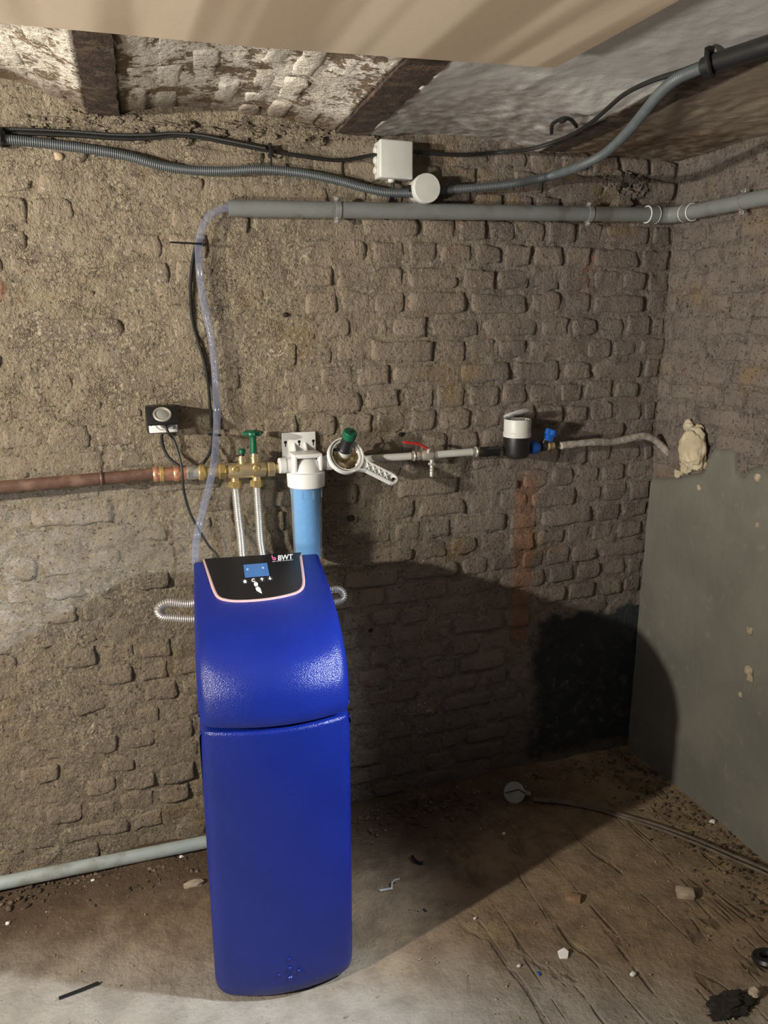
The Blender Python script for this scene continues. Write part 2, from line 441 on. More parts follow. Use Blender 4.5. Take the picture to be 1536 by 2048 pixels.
# ------------------------------------------------------------------ masonry builder
def add_bricks(parent, wall_to_world, rects, relief, base_h, mat, limit=300, seed=0, nx=11, ny=7, edge=.0034, matfn=None):
    """rects: (u0,v0,u1,v1,proud). wall_to_world(u,v,h) arrays -> xyz arrays. The largest in view are parts, the rest one stuff part."""
    rng = random.Random(seed); scored = []
    for q in rects:
        c = [wall_to_world(np.array([a]), np.array([b]), np.array([0.0])) for a, b in ((q[0], q[1]), (q[2], q[1]), (q[2], q[3]), (q[0], q[3]))]
        P = [Vector((float(k[0][0]), float(k[1][0]), float(k[2][0]))) for k in c]
        front = all((p-EYE).dot(FWD) > .3 for p in P)
        if front:
            s2 = [proj(p) for p in P]
            cx = sum(p[0] for p in s2)/4; cy = sum(p[1] for p in s2)/4
            ar = abs(sum(s2[i][0]*s2[(i+1) % 4][1]-s2[(i+1) % 4][0]*s2[i][1] for i in range(4))/2)
            inside = -20 < cx < W_PX+20 and -20 < cy < H_PX+20
            hid = 420 < cx < 690 and 1180 < cy < 1620
            scored.append((ar if inside and not hid else ar*1e-6, q))
        else: scored.append((0, q))
    scored.sort(key=lambda t: -t[0])
    rest = MB()
    for k, (ar, (u0, v0, u1, v1, pr)) in enumerate(scored):
        hu, hv = (u1-u0)/2, (v1-v0)/2; cu, cv = (u0+u1)/2, (v0+v1)/2
        U, Vv = np.meshgrid(np.linspace(-1, 1, nx), np.linspace(-1, 1, ny))
        U = np.sign(U)*np.abs(U)**.8; Vv = np.sign(Vv)*np.abs(Vv)**.8
        rr = rng.uniform(.04, .16)
        sq = 1-rr*(U*Vv)**2*.8
        a = cu+U*sq*hu; b = cv+Vv*sq*hv
        wob = .0085
        a = a+wob*fbm(a*38+seed, b*38, seed+1.5, 2)*np.abs(U); b = b+wob*fbm(a*38+50, b*38+9, seed+7.7, 2)*np.abs(Vv)
        e = np.maximum(np.abs(U), np.abs(Vv))
        tu, tv = rng.uniform(-.0025, .0025), rng.uniform(-.0025, .0025)
        h = base_h+pr+relief(a, b)*.9+.0022*fbm(a*45, b*45, seed+3.3, 3)+U*tu+Vv*tv-edge*e**10*(1+.7*fbm(a*30, b*30, seed+.3, 2))
        ring = [(0, i) for i in range(nx)]+[(j, nx-1) for j in range(1, ny)]+[(ny-1, i) for i in range(nx-2, -1, -1)]+[(j, 0) for j in range(ny-2, 0, -1)]
        X, Y, Z = wall_to_world(a.ravel(), b.ravel(), h.ravel())
        ra = np.array([a[j, i] for j, i in ring]); rb = np.array([b[j, i] for j, i in ring])
        ra = ra+(ra-cu)*.03; rb = rb+(rb-cv)*.04
        X2, Y2, Z2 = wall_to_world(ra, rb, np.full(len(ring), base_h-.016))
        vs = list(zip(X, Y, Z))+list(zip(X2, Y2, Z2))
        fs = [(j*nx+i, j*nx+i+1, (j+1)*nx+i+1, (j+1)*nx+i) for j in range(ny-1) for i in range(nx-1)]
        n0 = nx*ny; m = len(ring)
        fs += [(ring[i][0]*nx+ring[i][1], n0+i, n0+(i+1) % m, ring[(i+1) % m][0]*nx+ring[(i+1) % m][1]) for i in range(m)]
        if k < limit and ar > 60:
            MB().faces(vs, fs).build('brick', mat, parent, ang=80, recalc=False)
        else: rest.faces(vs, fs)
    if rest.v:
        o = rest.build('brick_remainder', mat, parent, ang=80, recalc=False); o['kind'] = 'stuff'

def grid_mesh(name, us, vs_, fn, mat, parent=None):
    U, V = np.meshgrid(us, vs_); X, Y, Z = fn(U.ravel(), V.ravel())
    nu, nv = len(us), len(vs_)
    mb = MB(); mb.v = list(zip(X.tolist(), Y.tolist(), Z.tolist()))
    mb.f = [(j*nu+i, j*nu+i+1, (j+1)*nu+i+1, (j+1)*nu+i) for j in range(nv-1) for i in range(nu-1)]
    return mb.build(name, mat, parent, base=(0, 0, 0), ang=180, recalc=False)

def rects_of(u0, u1, v0, v1, course, head, stretch, pstretch, joint, rng, skip, proud):
    out = []; row = 0; v = v0
    while v+course*.6 < v1:
        u = u0-rng.uniform(0, head)
        while u < u1:
            L = stretch if rng.random() < pstretch else head
            L *= rng.uniform(.88, 1.14)
            a, b = u+joint/2, u+L-joint/2
            cc, dd = v+joint/2+rng.uniform(-.004, .003), min(v+course-joint/2+rng.uniform(-.003, .004), v1)
            u += L
            if a < u0-.02 or b > u1+.02: 
                a = max(a, u0); b = min(b, u1)
            if b-a < .03: continue
            if skip((a+b)/2, (cc+dd)/2): continue
            out.append((a, cc, b, dd, proud((a+b)/2, (cc+dd)/2)))
        v += course; row += 1
    return out

# ------------------------------------------------------------------ the setting
def sstep(x, a, b): t = np.clip((x-a)/(b-a), 0, 1); return t*t*(3-2*t)
# back wall
def relief_b(u, v): return .0062*fbm(u*14, v*14, .3, 4)+.006*fbm(u*3.1, v*3.1, 5.1, 2)
def tar_mask(u, v): return sstep(u+.03*vnoise(u*12, v*12, 2.), 1.22, 1.27)*(1-sstep(v+.03*vnoise(u*12, v*12, 8.), .53, .56))
def back_to_world(u, v, h): return u, WALL_Y-h, v
def mortar_b(u, v):
    h = relief_b(u, v)+.006*np.maximum(0, fbm(u*30, v*30, 9.9, 3)-.05)-.008*np.maximum(0, fbm(u*26, v*34, 4.4, 3)-.22)*2
    h = h+.0002+.0016*(1-sstep(u+.5*(1.3-v), .2, .8))+.0035*fbm(u*22, v*26, 6.6, 3)          # joints filled flush under thicker paint at upper left
    h = h+.006*tar_mask(u, v)
    return back_to_world(u, v, h)
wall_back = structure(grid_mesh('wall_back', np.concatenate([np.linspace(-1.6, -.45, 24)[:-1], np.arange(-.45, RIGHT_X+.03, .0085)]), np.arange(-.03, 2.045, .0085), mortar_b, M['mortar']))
rng = random.Random(3)
def skip_b(u, v): return bool(tar_mask(np.array([u]), np.array([v]))[0] > .4)
def proud_b(u, v):
    k = float(sstep(np.array([u+.5*(1.3-v)]), .3, .95)[0])
    return rng.uniform(-.002, .0045)+.002+.0015*k
rb = rects_of(-.62, RIGHT_X-.012, 0.0, 1.95, .0655, .101, .185, .22, .0135, rng, skip_b, proud_b)
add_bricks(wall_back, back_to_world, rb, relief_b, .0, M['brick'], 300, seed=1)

# right wall: bricks above, grey cement render below
def relief_r(u, v): return .006*fbm(u*13+40, v*13, 1.3, 4)+.007*fbm(u*3+9, v*3, 5.1, 2)
def right_to_world(u, v, h): return RIGHT_X-h, u, v
wall_right = structure(grid_mesh('wall_right', np.concatenate([np.linspace(-.4, .85, 20)[:-1], np.arange(.85, WALL_Y+.02, .01)]), np.arange(-.03, 2.0, .01),
    lambda u, v: right_to_world(u, v, relief_r(u, v)+.0005+.004*fbm(u*22, v*26, 6.6, 3)+.006*np.maximum(0, fbm(u*30, v*30, 3.9, 3)-.05)), M['mortar']))
rng = random.Random(9)
def skip_r(u, v): return v < .93
rr_ = rects_of(.55, WALL_Y-.012, .0, 1.93, .0655, .103, .19, .25, .0135, rng, skip_r, lambda u, v: rng.uniform(-.002, .003)+.003)
add_bricks(wall_right, right_to_world, rr_, relief_r, .0, M['brick'], 300, seed=2)

# cement render on the lower right wall, ragged top edge
top = [(1340, 968), (1352, 955), (1372, 950), (1398, 946), (1412, 930), (1416, 905), (1425, 892), (1437, 898), (1462, 897), (1464, 918), (1460, 930), (1470, 948), (1485, 955), (1492, 938), (1510, 932), (1536, 945)]
tp = [at_x(px, py, RIGHT_X-.02) for px, py in top]
tp[0].y = WALL_Y-.012; tp[1].y = min(tp[1].y, 2.0)
outline = [(t.y, t.z) for t in tp]
yy = outline[-1][0]
while yy > -.38:
    yy -= .04; outline.append((yy, .985+.02*math.sin(yy*31)+.015*random.uniform(-1, 1)))
ou = np.array([p[0] for p in outline])[::-1]; ov = np.array([p[1] for p in outline])[::-1]
def render_top(u): return np.interp(u, ou, ov)
mb = MB(); us = np.concatenate([np.linspace(-.4, .8, 16)[:-1], np.arange(.8, WALL_Y-.006, .012)]); K = 60
U, T = np.meshgrid(us, np.linspace(0, 1, K))
Vv = -.02+(render_top(U)+.02)*T
Hh = .017+.004*fbm(U*4, Vv*4, 2.2, 3)+.0015*fbm(U*22, Vv*22, 8.2, 3)-.010*(T > .995)
X = RIGHT_X-Hh; nu = len(us)
vs = list(zip(X.ravel(), U.ravel(), Vv.ravel()))
fs = [(j*nu+i, j*nu+i+1, (j+1)*nu+i+1, (j+1)*nu+i) for j in range(K-1) for i in range(nu-1)]
b0 = len(vs); edge = [(K-1)*nu+i for i in range(nu)]
vs += [(RIGHT_X+.02, vs[e][1], vs[e][2]+.004) for e in edge]
fs += [(edge[i], edge[i+1], b0+i+1, b0+i) for i in range(nu-1)]
b1 = len(vs); edge = [j*nu+nu-1 for j in range(K)]
vs += [(RIGHT_X+.02, vs[e][1], vs[e][2]) for e in edge]
fs += [(edge[j], b1+j, b1+j+1, edge[j+1]) for j in range(K-1)]
o = MB().faces(vs, fs).build('cement_render', M['cement'], wall_right, ang=60)
plabel(o, 'smooth grey cement render with a ragged top edge')
# lime lump where the lead pipe enters
lc = at_x(1385, 898, RIGHT_X-.03)
plabel(MB().blob(lc, (.030, .050, .062), 6, .15, 5, 2.2).build('lime_lump', M['lump'], wall_right, ang=60), 'pale lump of lime mortar in the corner')
for k, (px, py, s) in enumerate([(1398, 975, .009), (1515, 1050, .008), (1497, 1340, .016), (1500, 1355, .013), (1500, 1262, .012), (1515, 955, .012), (1480, 1390, .008)]):
    MB().blob(at_x(px, py, RIGHT_X-.017), (s*.5, s, s*1.1), k, .3, 2).build('plaster_chip', M['crumb'], wall_right, ang=60)
for k, (px, py, s) in enumerate([(1372, 935, .016), (1356, 948, .011), (1402, 925, .016), (1378, 852, .014), (1398, 858, .013)]):
    MB().blob(at_x(px, py, RIGHT_X-.012), (s, s*1.3, s*1.2), k+20, .35, 3).build('mortar_crumb', M['lump'], wall_right, ang=60)

# broken mortar round a hole in the back wall, upper right, and small plugs
hc = wp(1246, 372)
mb = MB()
for k in range(13):
    a = k/13*2*PI; rr = .045*(1+.25*math.sin(k*2.3))
    mb.blob((hc.x+rr*math.cos(a)*1.15, WALL_Y-.006, hc.z+rr*.55*math.sin(a)), (.024, .010, .014), k, .6, 3, 3.5)
mb.blob((hc.x-.01, WALL_Y-.006, hc.z-.05), (.035, .014, .035), 31, .35, 3)
plabel(mb.build('broken_mortar', M['mortar'], wall_back, ang=60), 'ragged ring of broken mortar round a hole')
MB().blob((hc.x-.004, WALL_Y-.004, hc.z+.006), (.026, .008, .013), 7, .3, 2).build('hole', M['soot'], wall_back, ang=60)
for k, (px, py, s) in enumerate([(118, 314, .012), (700, 1035, .012), (800, 868, .009), (570, 630, .008), (480, 425, .006), (1355, 762, .018), (1372, 585, .012), (740, 1260, .006)]):
    p = wp(px, py)
    MB().blob((p.x, WALL_Y-.007, p.z), (s, .006, s*.8), k, .3, 2).build('pit', M['soot'] if k else M['lump'], wall_back, ang=60)
for k in range(70):
    px = random.uniform(20, 760); py = random.choice([random.uniform(235, 285), random.uniform(225, 275)])
    if 190 < px < 230: continue
    p = wp(px, py)
    MB().blob((p.x, WALL_Y-.004, min(p.z, 1.95)), (random.uniform(.012, .032), .008, random.uniform(.005, .012)), k, .6, 3, 3.5).build('mortar_crumb', M['mortar'], wall_back, ang=60)

# floor
def floor_fn(u, v):
    h = .004*fbm(u*9, v*9, 1.1, 4)+.005*fbm(u*2.5, v*2.5, 3.1, 2)-.0005
    h = h+.012*sstep(v+.06*fbm(u*8, v*8, 5.5, 3), 1.98, 2.06)
    rot = .79*u+.61*v; alo = .61*u-.79*v
    h = h-.0022*np.exp(-((vnoise(rot*10+.6*vnoise(alo*3, rot*3), alo*.7, 9.)+0.1)/.12)**2)*sstep(u, .6, .9)*np.clip(fbm(u*4, v*4, 6.)+.4, 0, 1)
    return u, v, np.minimum(h, .02)
floor = structure(grid_mesh('floor', np.concatenate([np.linspace(-3.2, -.6, 27)[:-1], np.arange(-.6, RIGHT_X+.03, .009)]), np.concatenate([np.linspace(-1.2, .8, 22)[:-1], np.arange(.8, WALL_Y+.04, .009)]), floor_fn, M['floor']))

# ceiling: steel beams with shallow brick vaults between
def skew(x, y): return x-(WALL_Y-y)*(.035+.055*x)
BEAMS = [(.048, .066), (.645, .085), (1.232, .072)]
def ceil_z(u):   # u = position measured at the back wall
    z = np.full_like(u, CEIL_Z+.02)
    def arch(a, b, rise, z0, p=1.0):
        t = np.clip((u-a)/(b-a), 0, 1); return z0+rise*(1-np.abs(2*t**p-1)**2.2)
    z = np.where(u < .015, CEIL_Z+.006+.075*(1-np.exp(np.minimum(u-.015, 0)*6)), z)
    z = np.where((u >= .08) & (u <= .61), arch(.08, .61, .026, CEIL_Z+.004, .8), z)
    z = np.where((u > .68) & (u < 1.205), arch(.68, 1.205, .02, CEIL_Z-.001, 1.0), z)
    z = np.where(u > 1.245, CEIL_Z+.004+.0*u, z)
    return z
def relief_c(u, v): return .006*fbm(u*16, v*12, 2.3, 4)+.006*fbm(u*4, v*4, 8.1, 2)
def ceil_to_world(u, v, h): return skew(u, v), v, ceil_z(u)-h
def ceil_patch(name, a, b, mat, parent=None, y0=-.3):
    return grid_mesh(name, np.arange(a, b+.005, .0095), np.concatenate([np.linspace(y0, 1.1, 10)[:-1], np.arange(1.1, WALL_Y+.03, .0095)]),
                     lambda u, v: ceil_to_world(u, v, relief_c(u, v)+.0025+.005*np.maximum(0, fbm(u*28, v*22, 1.7, 3))), mat, parent)
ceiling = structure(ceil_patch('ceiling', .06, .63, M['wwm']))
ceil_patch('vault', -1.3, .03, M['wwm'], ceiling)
plabel(ceil_patch('plaster_vault', .665, 1.215, M['bayplaster'], ceiling), 'smooth grey plastered vault')
plabel(ceil_patch('dirty_vault', 1.235, RIGHT_X+.14, M['brownbay'], ceiling), 'dirty brown strip of vault beside the right wall')
rng = random.Random(5)
rc = []
for (a, b) in ((-.62, .006), (.088, .60)):
    u = a
    while u+.05 < b:
        v = 1.2-rng.uniform(0, .15)
        wdt = .066*rng.uniform(.92, 1.08)
        while v < WALL_Y-.03:
            L = rng.choice([.11, .2, .2])*rng.uniform(.94, 1.06)
            rc.append((u+.006, v+.006, min(u+wdt-.006, b), min(v+L-.006, WALL_Y), rng.uniform(.0, .006)))
            v += L
        u += wdt
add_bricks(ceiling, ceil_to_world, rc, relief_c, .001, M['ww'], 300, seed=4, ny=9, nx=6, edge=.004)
for k, (c, w) in enumerate(BEAMS):
    vs = []; ys = np.linspace(-.3, WALL_Y, 90)
    rows = [(-w/2, .012), (-w/2, -.004), (-w/6, -.005), (w/6, -.005), (w/2, -.004), (w/2, .012)]
    for y in ys:
        for (dx, dz) in rows:
            n1 = float(vnoise(np.array([y*45.]), np.array([dx*90.+k*9]), 3.)[0]); n2 = float(vnoise(np.array([y*30.]), np.array([dx*50.+k*5]), 7.)[0])
            vs.append((skew(c+dx, y)+.003*n1, y, CEIL_Z+dz+.0025*n2))
    fs = [(i*6+j, i*6+j+1, (i+1)*6+j+1, (i+1)*6+j) for i in range(len(ys)-1) for j in range(5)]
    plabel(MB().faces(vs, fs).build('beam', M['rustbeam'], ceiling, ang=50), ['rusty steel beam flange at the left', 'rusty steel beam flange in the middle', 'rusty steel beam flange beside the right wall'][k])

# beige board fixed under the ceiling, near the camera
bz = 1.925
q = [at_z(-5, 45, bz), at_z(540, 97, bz), at_z(1110, 136, bz), at_z(1360, 0, bz)]
dirn = (q[3]-q[2]).normalized()
pl = [q[0]-Vector((.6, -.04, 0)), q[1], q[2], q[2]+dirn*1.1, Vector((q[0].x-.6, q[2].y-1.0, bz))]
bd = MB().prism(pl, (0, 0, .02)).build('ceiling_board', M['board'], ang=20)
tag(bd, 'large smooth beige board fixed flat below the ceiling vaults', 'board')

# ------------------------------------------------------------------ water softener
SA = R(6.5); SO = Vector((.278, 1.44, 0))
SX = Vector((math.cos(SA), -math.sin(SA), 0)); SY = Vector((math.sin(SA), math.cos(SA), 0))
def sl(x, y, z): return SO+SX*x+SY*y+Vector((0, 0, z))
HW = .158
soft = thing('water_softener', 'tall blue water softener with black control panel standing on the floor', 'water softener', sl(0, .22, 0))
def shell(prof, bowf, hwf, r=.024, nl=26):
    """prof: (y,z) along the skin from rear to front; lateral grid with rounded edges"""
    P = [Vector((0, p[0], p[1])) for p in prof]; N = len(P); vs = []
    xs = [-1+2*j/(nl-1) for j in range(nl)]
    xs = [math.sin(math.sin(x*PI/2)*PI/2) for x in xs]
    for i in range(N):
        t = (P[min(i+1, N-1)]-P[max(i-1, 0)]).normalized(); inward = Vector((0, -t.z, t.y))
        hw = hwf(P[i])
        for xx in xs:
            rr = r if P[i].y < .1 else .010+(r-.010)*max(0, (.25-P[i].y)/.15)
            x = xx*hw; e = max(0, abs(x)-(hw-rr)); d = rr-math.sqrt(max(0, rr*rr-e*e))
            q = P[i]+inward*d
            vs.append(sl(x, q.y-bowf(P[i])*(1-(x/HW)**2), q.z))
    fs = [(i*nl+j, i*nl+j+1, (i+1)*nl+j+1, (i+1)*nl+j) for i in range(N-1) for j in range(nl-1)]
    L = [i*nl for i in range(N)]; Rr = [i*nl+nl-1 for i in range(N)]
    fs += [tuple(L), tuple(Rr[::-1])]
    fs.append((0, (N-1)*nl, (N-1)*nl+nl-1, nl-1) if False else tuple(list(range(nl))[::-1]+[(N-1)*nl+j for j in range(nl)]))
    return MB().faces(vs, fs)
def sm(p, k=6): return [(v.y, v.z) for v in crv([Vector((0, a, b)) for a, b in p], k)]
hood_prof = [(.445, .640), (.445, .80), (.444, .897), (.436, .905)]+sm([(.43, .9045), (.30, .888), (.20, .873), (.13, .858), (.075, .834), (.035, .801), (.010, .762), (.0, .72), (.0, .700)], 5)+[(.004, .690), (.02, .688)]
bow = .036
shell(hood_prof, lambda p: bow*max(0, min(1, (.24-p.y)/.2))**1.2, lambda p: HW).build('hood', M['blue'], soft, ang=50)
def hwb(p):
    Rb = .035; z = min(p.z, Rb); return HW+.0005-(Rb-math.sqrt(max(0, Rb*Rb-(Rb-z)**2)))*.8
body_prof = [(.44, .0), (.44, .3), (.44, .672), (.43, .6815)]+[(.2, .6815), (.03, .6815), (.006, .681), (.0015, .6785), (.0, .672), (.0, .5), (.0, .3), (.0, .12), (.001, .05), (.006, .025), (.016, .010), (.032, .002), (.06, .0)]
def bowb(p): return bow*max(0, min(1, (.24-p.y)/.2))**1.2
shell(body_prof, bowb, hwb).build('cabinet', M['blue'], soft, ang=50)
# small raised droplets at the foot of the front
def front_pt(px, py):
    best = None
    r = ray(px, py)
    for k in range(400):
        t = .8+k*.004; p = EYE+r*t; d = p-SO; x, y = d.dot(SX), d.dot(SY)
        if y > -bow*(1-(x/HW)**2): return p
    return p
for px, py, s in [(579, 1917, .0035), (580, 1936, .005), (558, 1950, .005), (599, 1941, .005), (581, 1955, .0065)]:
    p = front_pt(px, py)
    MB().blob(p-SY*.001, (s, s*.9, s), 0, 0, 3).build('droplet', M['blue'], soft)
# control panel on the sloping top
def hz(y): return .8725+(y-.20)*(.9045-.8725)/.23
def tp_(x, y, d=0): return sl(x, y, hz(y)+d)
def top_xy(px, py):
    r = ray(px, py); n = SY.cross(SX); n = (SX.cross(SY*1.0+Vector((0, 0, (.9045-.8725)/.23)))).normalized()
    p0 = tp_(0, .3, .004); t = (p0-EYE).dot(n)/r.dot(n); d = EYE+r*t-SO
    return d.dot(SX), d.dot(SY)
pan_px = [(406, 1121), (602, 1102.5), (609, 1150), (610, 1166), (606, 1177), (595, 1185), (575, 1191), (550, 1196), (520, 1200), (490, 1202), (465, 1202), (445, 1199), (433, 1193), (427, 1184), (422, 1172)]
P2 = [top_xy(*p) for p in pan_px]
for i in (0, 1): P2[i] = (P2[i][0], .440)
P2s = [P2[0]]+[(v.x, v.y) for v in crv([Vector((a, b, 0)) for a, b in P2[1:]], 4)]
cx_, cy_ = sum(p[0] for p in P2)/len(P2), sum(p[1] for p in P2)/len(P2)
inn = []
n_ = len(P2s)
for i, p in enumerate(P2s):
    a = Vector((*P2s[i-1], 0)); b = Vector((*P2s[(i+1) % n_], 0)); t = (b-a).normalized(); nn = Vector((t.y, -t.x, 0))
    c2 = Vector((cx_-p[0], cy_-p[1], 0))
    if nn.dot(c2) < 0: nn = -nn
    inn.append((p[0]+nn.x*.0065, min(p[1]+nn.y*.0065, .4395) if i > 1 else p[1]))
trim = MB().prism([tp_(x, y, -.004) for x, y in P2s], (0, 0, .0075)).build('panel_trim', M['pink'], soft, ang=30); plabel(trim, 'pale pink rim')
pan = MB().prism([tp_(x, y, -.003) for x, y in inn], (0, 0, .008)).build('control_panel', M['panel'], soft, ang=30); plabel(pan, 'black glossy control panel')
D0 = .0052
def flat(name, pts, mat, parent, d=.0004, h=.0008):
    return MB().prism([tp_(x, y, D0+d-.0006) for x, y in pts], (0, 0, h)).build(name, mat, parent, smooth=False)
def quadpx(pts): return [top_xy(*p) for p in pts]
scr = flat('screen', quadpx([(487, 1131), (534, 1127), (539, 1152), (490, 1156)]), M['screen'], soft); plabel(scr, 'small lit blue screen')
for (px, py) in ((495, 1140), (526, 1137)):
    x, y = top_xy(px, py)
    flat('icon', [(x+.003*math.cos(a*PI/5), y+.006*math.sin(a*PI/5)) for a in range(10)], M['icon'], scr, .0009)
def keyshape(px, py, kind):
    x, y = top_xy(px, py)
    k = flat('button', [(x-.0075, y-.012), (x+.0075, y-.012), (x+.0075, y+.012), (x-.0075, y+.012)], M['key'], soft)
    def fl(pts): flat('symbol', [(x+a*.0045, y+b*.0085) for a, b in pts], M['white_print'], k, .0009)
    if kind == 'home': fl([(-1, -.2), (-.6, -.2), (-.6, -1), (.6, -1), (.6, -.2), (1, -.2), (0, 1)])
    if kind == 'back':
        o_ = [(math.cos(R(a)), math.sin(R(a))) for a in range(40, 321, 20)]; fl(o_+[(a*.6, b*.6) for a, b in o_[::-1]])
    if kind == 'up': fl([(-.25, -1), (.25, -1), (.25, .1), (.9, .1), (0, 1), (-.9, .1), (-.25, .1)])
    if kind == 'down': fl([(-.25, 1), (.25, 1), (.25, -.1), (.9, -.1), (0, -1), (-.9, -.1), (-.25, -.1)])
for a in ((490, 1164, 'home'), (507, 1162, 'back'), (524, 1160, 'up'), (540, 1158, 'down')): keyshape(*a)
for pts in ([(508, 1164), (512, 1164), (516, 1168), (516, 1172), (511, 1174), (508, 1171)], [(511, 1177), (516, 1174), (521, 1178), (524, 1188), (518, 1185), (513, 1182)]):
    flat('leaf_mark', quadpx(pts), M['white_print'], soft)
def text_on(name, body, px0, py0, px1, py1, mat, parent, hpx, bold=.0):
    cu = bpy.data.curves.new('t', 'FONT'); cu.body = body; cu.size = 1; cu.extrude = .0; cu.offset = bold; cu.resolution_u = 3
    o = bpy.data.objects.new('t', cu); COL.objects.link(o)
    dg = bpy.context.evaluated_depsgraph_get(); dg.update(); me = bpy.data.meshes.new_from_object(o.evaluated_get(dg))
    bpy.data.objects.remove(o)
    co = [v.co.copy() for v in me.vertices]
    x0, x1 = min(c.x for c in co), max(c.x for c in co); y0, y1 = min(c.y for c in co), max(c.y for c in co)
    A = Vector(top_xy(px0, py0)); B = Vector(top_xy(px1, py1)); T_ = Vector(top_xy(px0, py0-hpx))
    vs = []
    for c in co:
        u = (c.x-x0)/(x1-x0); v = (c.y-y0)/(y1-y0); q = A+(B-A)*u+(T_-A)*v; vs.append(tp_(q.x, q.y, D0+.0006))
    mb_ = MB().faces(vs, [tuple(p.vertices) for p in me.polygons])
    return mb_.build(name, mat, parent, smooth=False, recalc=False)
text_on('logo_text', 'BWT', 556, 1122.5, 586, 1119.5, M['white_print'], pan, 10.5, .035)
text_on('small_text', 'BEST WATER TECHNOLOGY', 545, 1125.5, 587, 1121.8, M['white_print'], pan, 1.8)
lx, ly = top_xy(548.5, 1118.5)
ring = [(math.cos(R(a)), math.sin(R(a))) for a in range(0, 361, 24)]
flat('logo_ring', [(lx+a*.0048, ly+b*.0085) for a, b in ring]+[(lx+a*.0022, ly+b*.004) for a, b in ring[::-1]], M['pink_print'], pan, .0008)
flat('logo_stem', [(lx-.0055, ly+.019), (lx-.0025, ly+.019), (lx-.0025, ly+.0), (lx-.0046, ly)], M['pink_print'], pan, .0008)

# ------------------------------------------------------------------ pipes along the back wall (line axis about 6 cm off the wall)
OF = .062
XA = Vector((1, 0, 0)); ZA = Vector((0, 0, 1)); YA = Vector((0, 1, 0))
a0 = wp(-160, 990, OF); a1 = wp(318, 947, OF); zc = 1.098
# old brown copper pipe from the left
pz0, pz1 = wp(0, 976, OF).z, a1.z
p_l = Vector((-.75, WALL_Y-OF, pz0+(pz0-pz1)*1.0)); p_r = a1.copy()
r0 = .0155
cp = thing('supply_pipe', 'brown painted copper pipe running in from the left edge', 'pipe', p_l)
MB().tube([p_l, p_l.lerp(p_r, .5), p_r], r0, 20).build('pipe', M['oldcopper'], cp)
cc = wp(203, 957, OF)
mb = MB().torus(cc, XA, r0+.002, .0035, 24, 6); mb.tube([cc+ZA*(r0+.001), cc+ZA*(r0+.012)], .004, 8); mb.tube([cc+YA*(r0-.001), Vector((cc.x, WALL_Y+.005, cc.z))], .005, 10)
plabel(mb.build('pipe_clip', M['oldcopper'], cp), 'pipe clip under the same brown paint')
# copper press fitting
def L_(px, py, of=OF): return wp(px, py, of)
f0, f1 = L_(306, 948.5), L_(412, 944.5)
ax = (f1-f0); Lf = ax.length; ax.normalize()
pf = thing('press_fitting', 'shiny copper and brass press coupling joining the brown pipe', 'pipe fitting', f0)
def S(t): return t*Lf
MB().lathe(f0, ax, [(0, .0175), (S(.03), .0195), (S(.09), .0195), (S(.12), .0175), (S(.38), .0175)], 24).build('sleeve', M['copper'], pf)
MB().lathe(f0, ax, [(S(.12), .018), (S(.13), .0200), (S(.19), .0200), (S(.20), .018)], 24).build('ring', M['brass_bright'], pf)
MB().lathe(f0, ax, [(S(.38), .0178), (S(.41), .0200), (S(.47), .0200), (S(.50), .0165), (S(.66), .0160)], 24).build('sleeve', M['copper'], pf)
MB().lathe(f0, ax, [(S(.62), .0165), (S(.66), .0175), (S(.70), .0165), (S(.75), .0178), (S(.80), .0165), (S(.86), .0165)], 24).build('socket', M['nickel'], pf)
MB().lathe(f0, ax, [(S(.85), .017), (S(.87), .0205), (S(.95), .0205), (S(.97), .017), (S(1.0), .015)], 24).build('ring', M['brass_bright'], pf)
# brass valve block
v0, v1 = L_(413, 944), L_(560, 937)
ax = (v1-v0); Lv = ax.length; ax.normalize()
def vt(px): return (px-413)/147*Lv
vb = thing('valve_block', 'brass bypass valve block with two green-capped valves', 'valve', v0)
MB().lathe(v0, ax, [(0, .0135), (vt(437), .0135)], 24).build('inlet_tail', M['brass'], vb)
MB().nut(v0+ax*vt(437), ax, vt(449)-vt(437), .0215).build('union_nut', M['brass_bright'], vb)
MB().lathe(v0, ax, [(vt(448), .014), (vt(454), .014), (vt(456), .019), (vt(459), .0205), (vt(526), .0205), (vt(529), .019), (vt(531), .014), (vt(537), .014)], 28).build('manifold', M['brass'], vb)
MB().nut(v0+ax*vt(534), ax, vt(548)-vt(534), .0205).build('union_nut', M['brass'], vb)
MB().lathe(v0, ax, [(vt(547), .0125), (vt(563), .0125)], 20).build('outlet_tail', M['brass'], vb)
for px, py in ((470, 939), (512, 936)):
    p = L_(px, py, OF+.017); MB().lathe(p+YA*.004, -YA, [(0, .0085), (.008, .0085), (.0105, .006)], 14).build('plug_screw', M['brass_bright'], vb)
for px in (484, 509):
    b = L_(px, 925 if px == 484 else 922, OF)
    MB().lathe(b-ZA*.006, ZA, [(0, .0095), (.012, .0095), (.013, .0115), (.018, .0115), (.019, .009), (.024, .009)], 20).build('valve_collar', M['brass'], vb)
b = L_(484, 912, OF)
MB().lathe(b-ZA*.008, ZA, [(0, .0065), (.016, .0065)], 14).build('stem', M['black'], vb)
cap = MB().lathe(b+ZA*.006, ZA, [(0, .007), (.002, .0095), (.010, .0095), (.013, .006)], 16).build('green_cap', M['green'], vb)
MB().box(b+Vector((-.010, -.002, .001)), (.016, .004, .003), .001).build('cap_strap', M['black'], vb)
b = L_(508, 921, OF)
MB().lathe(b, ZA, [(0, .0052), (.030, .0052)], 14).build('spindle', M['nickel'], vb)
zt = L_(507, 868, OF).z-b.z
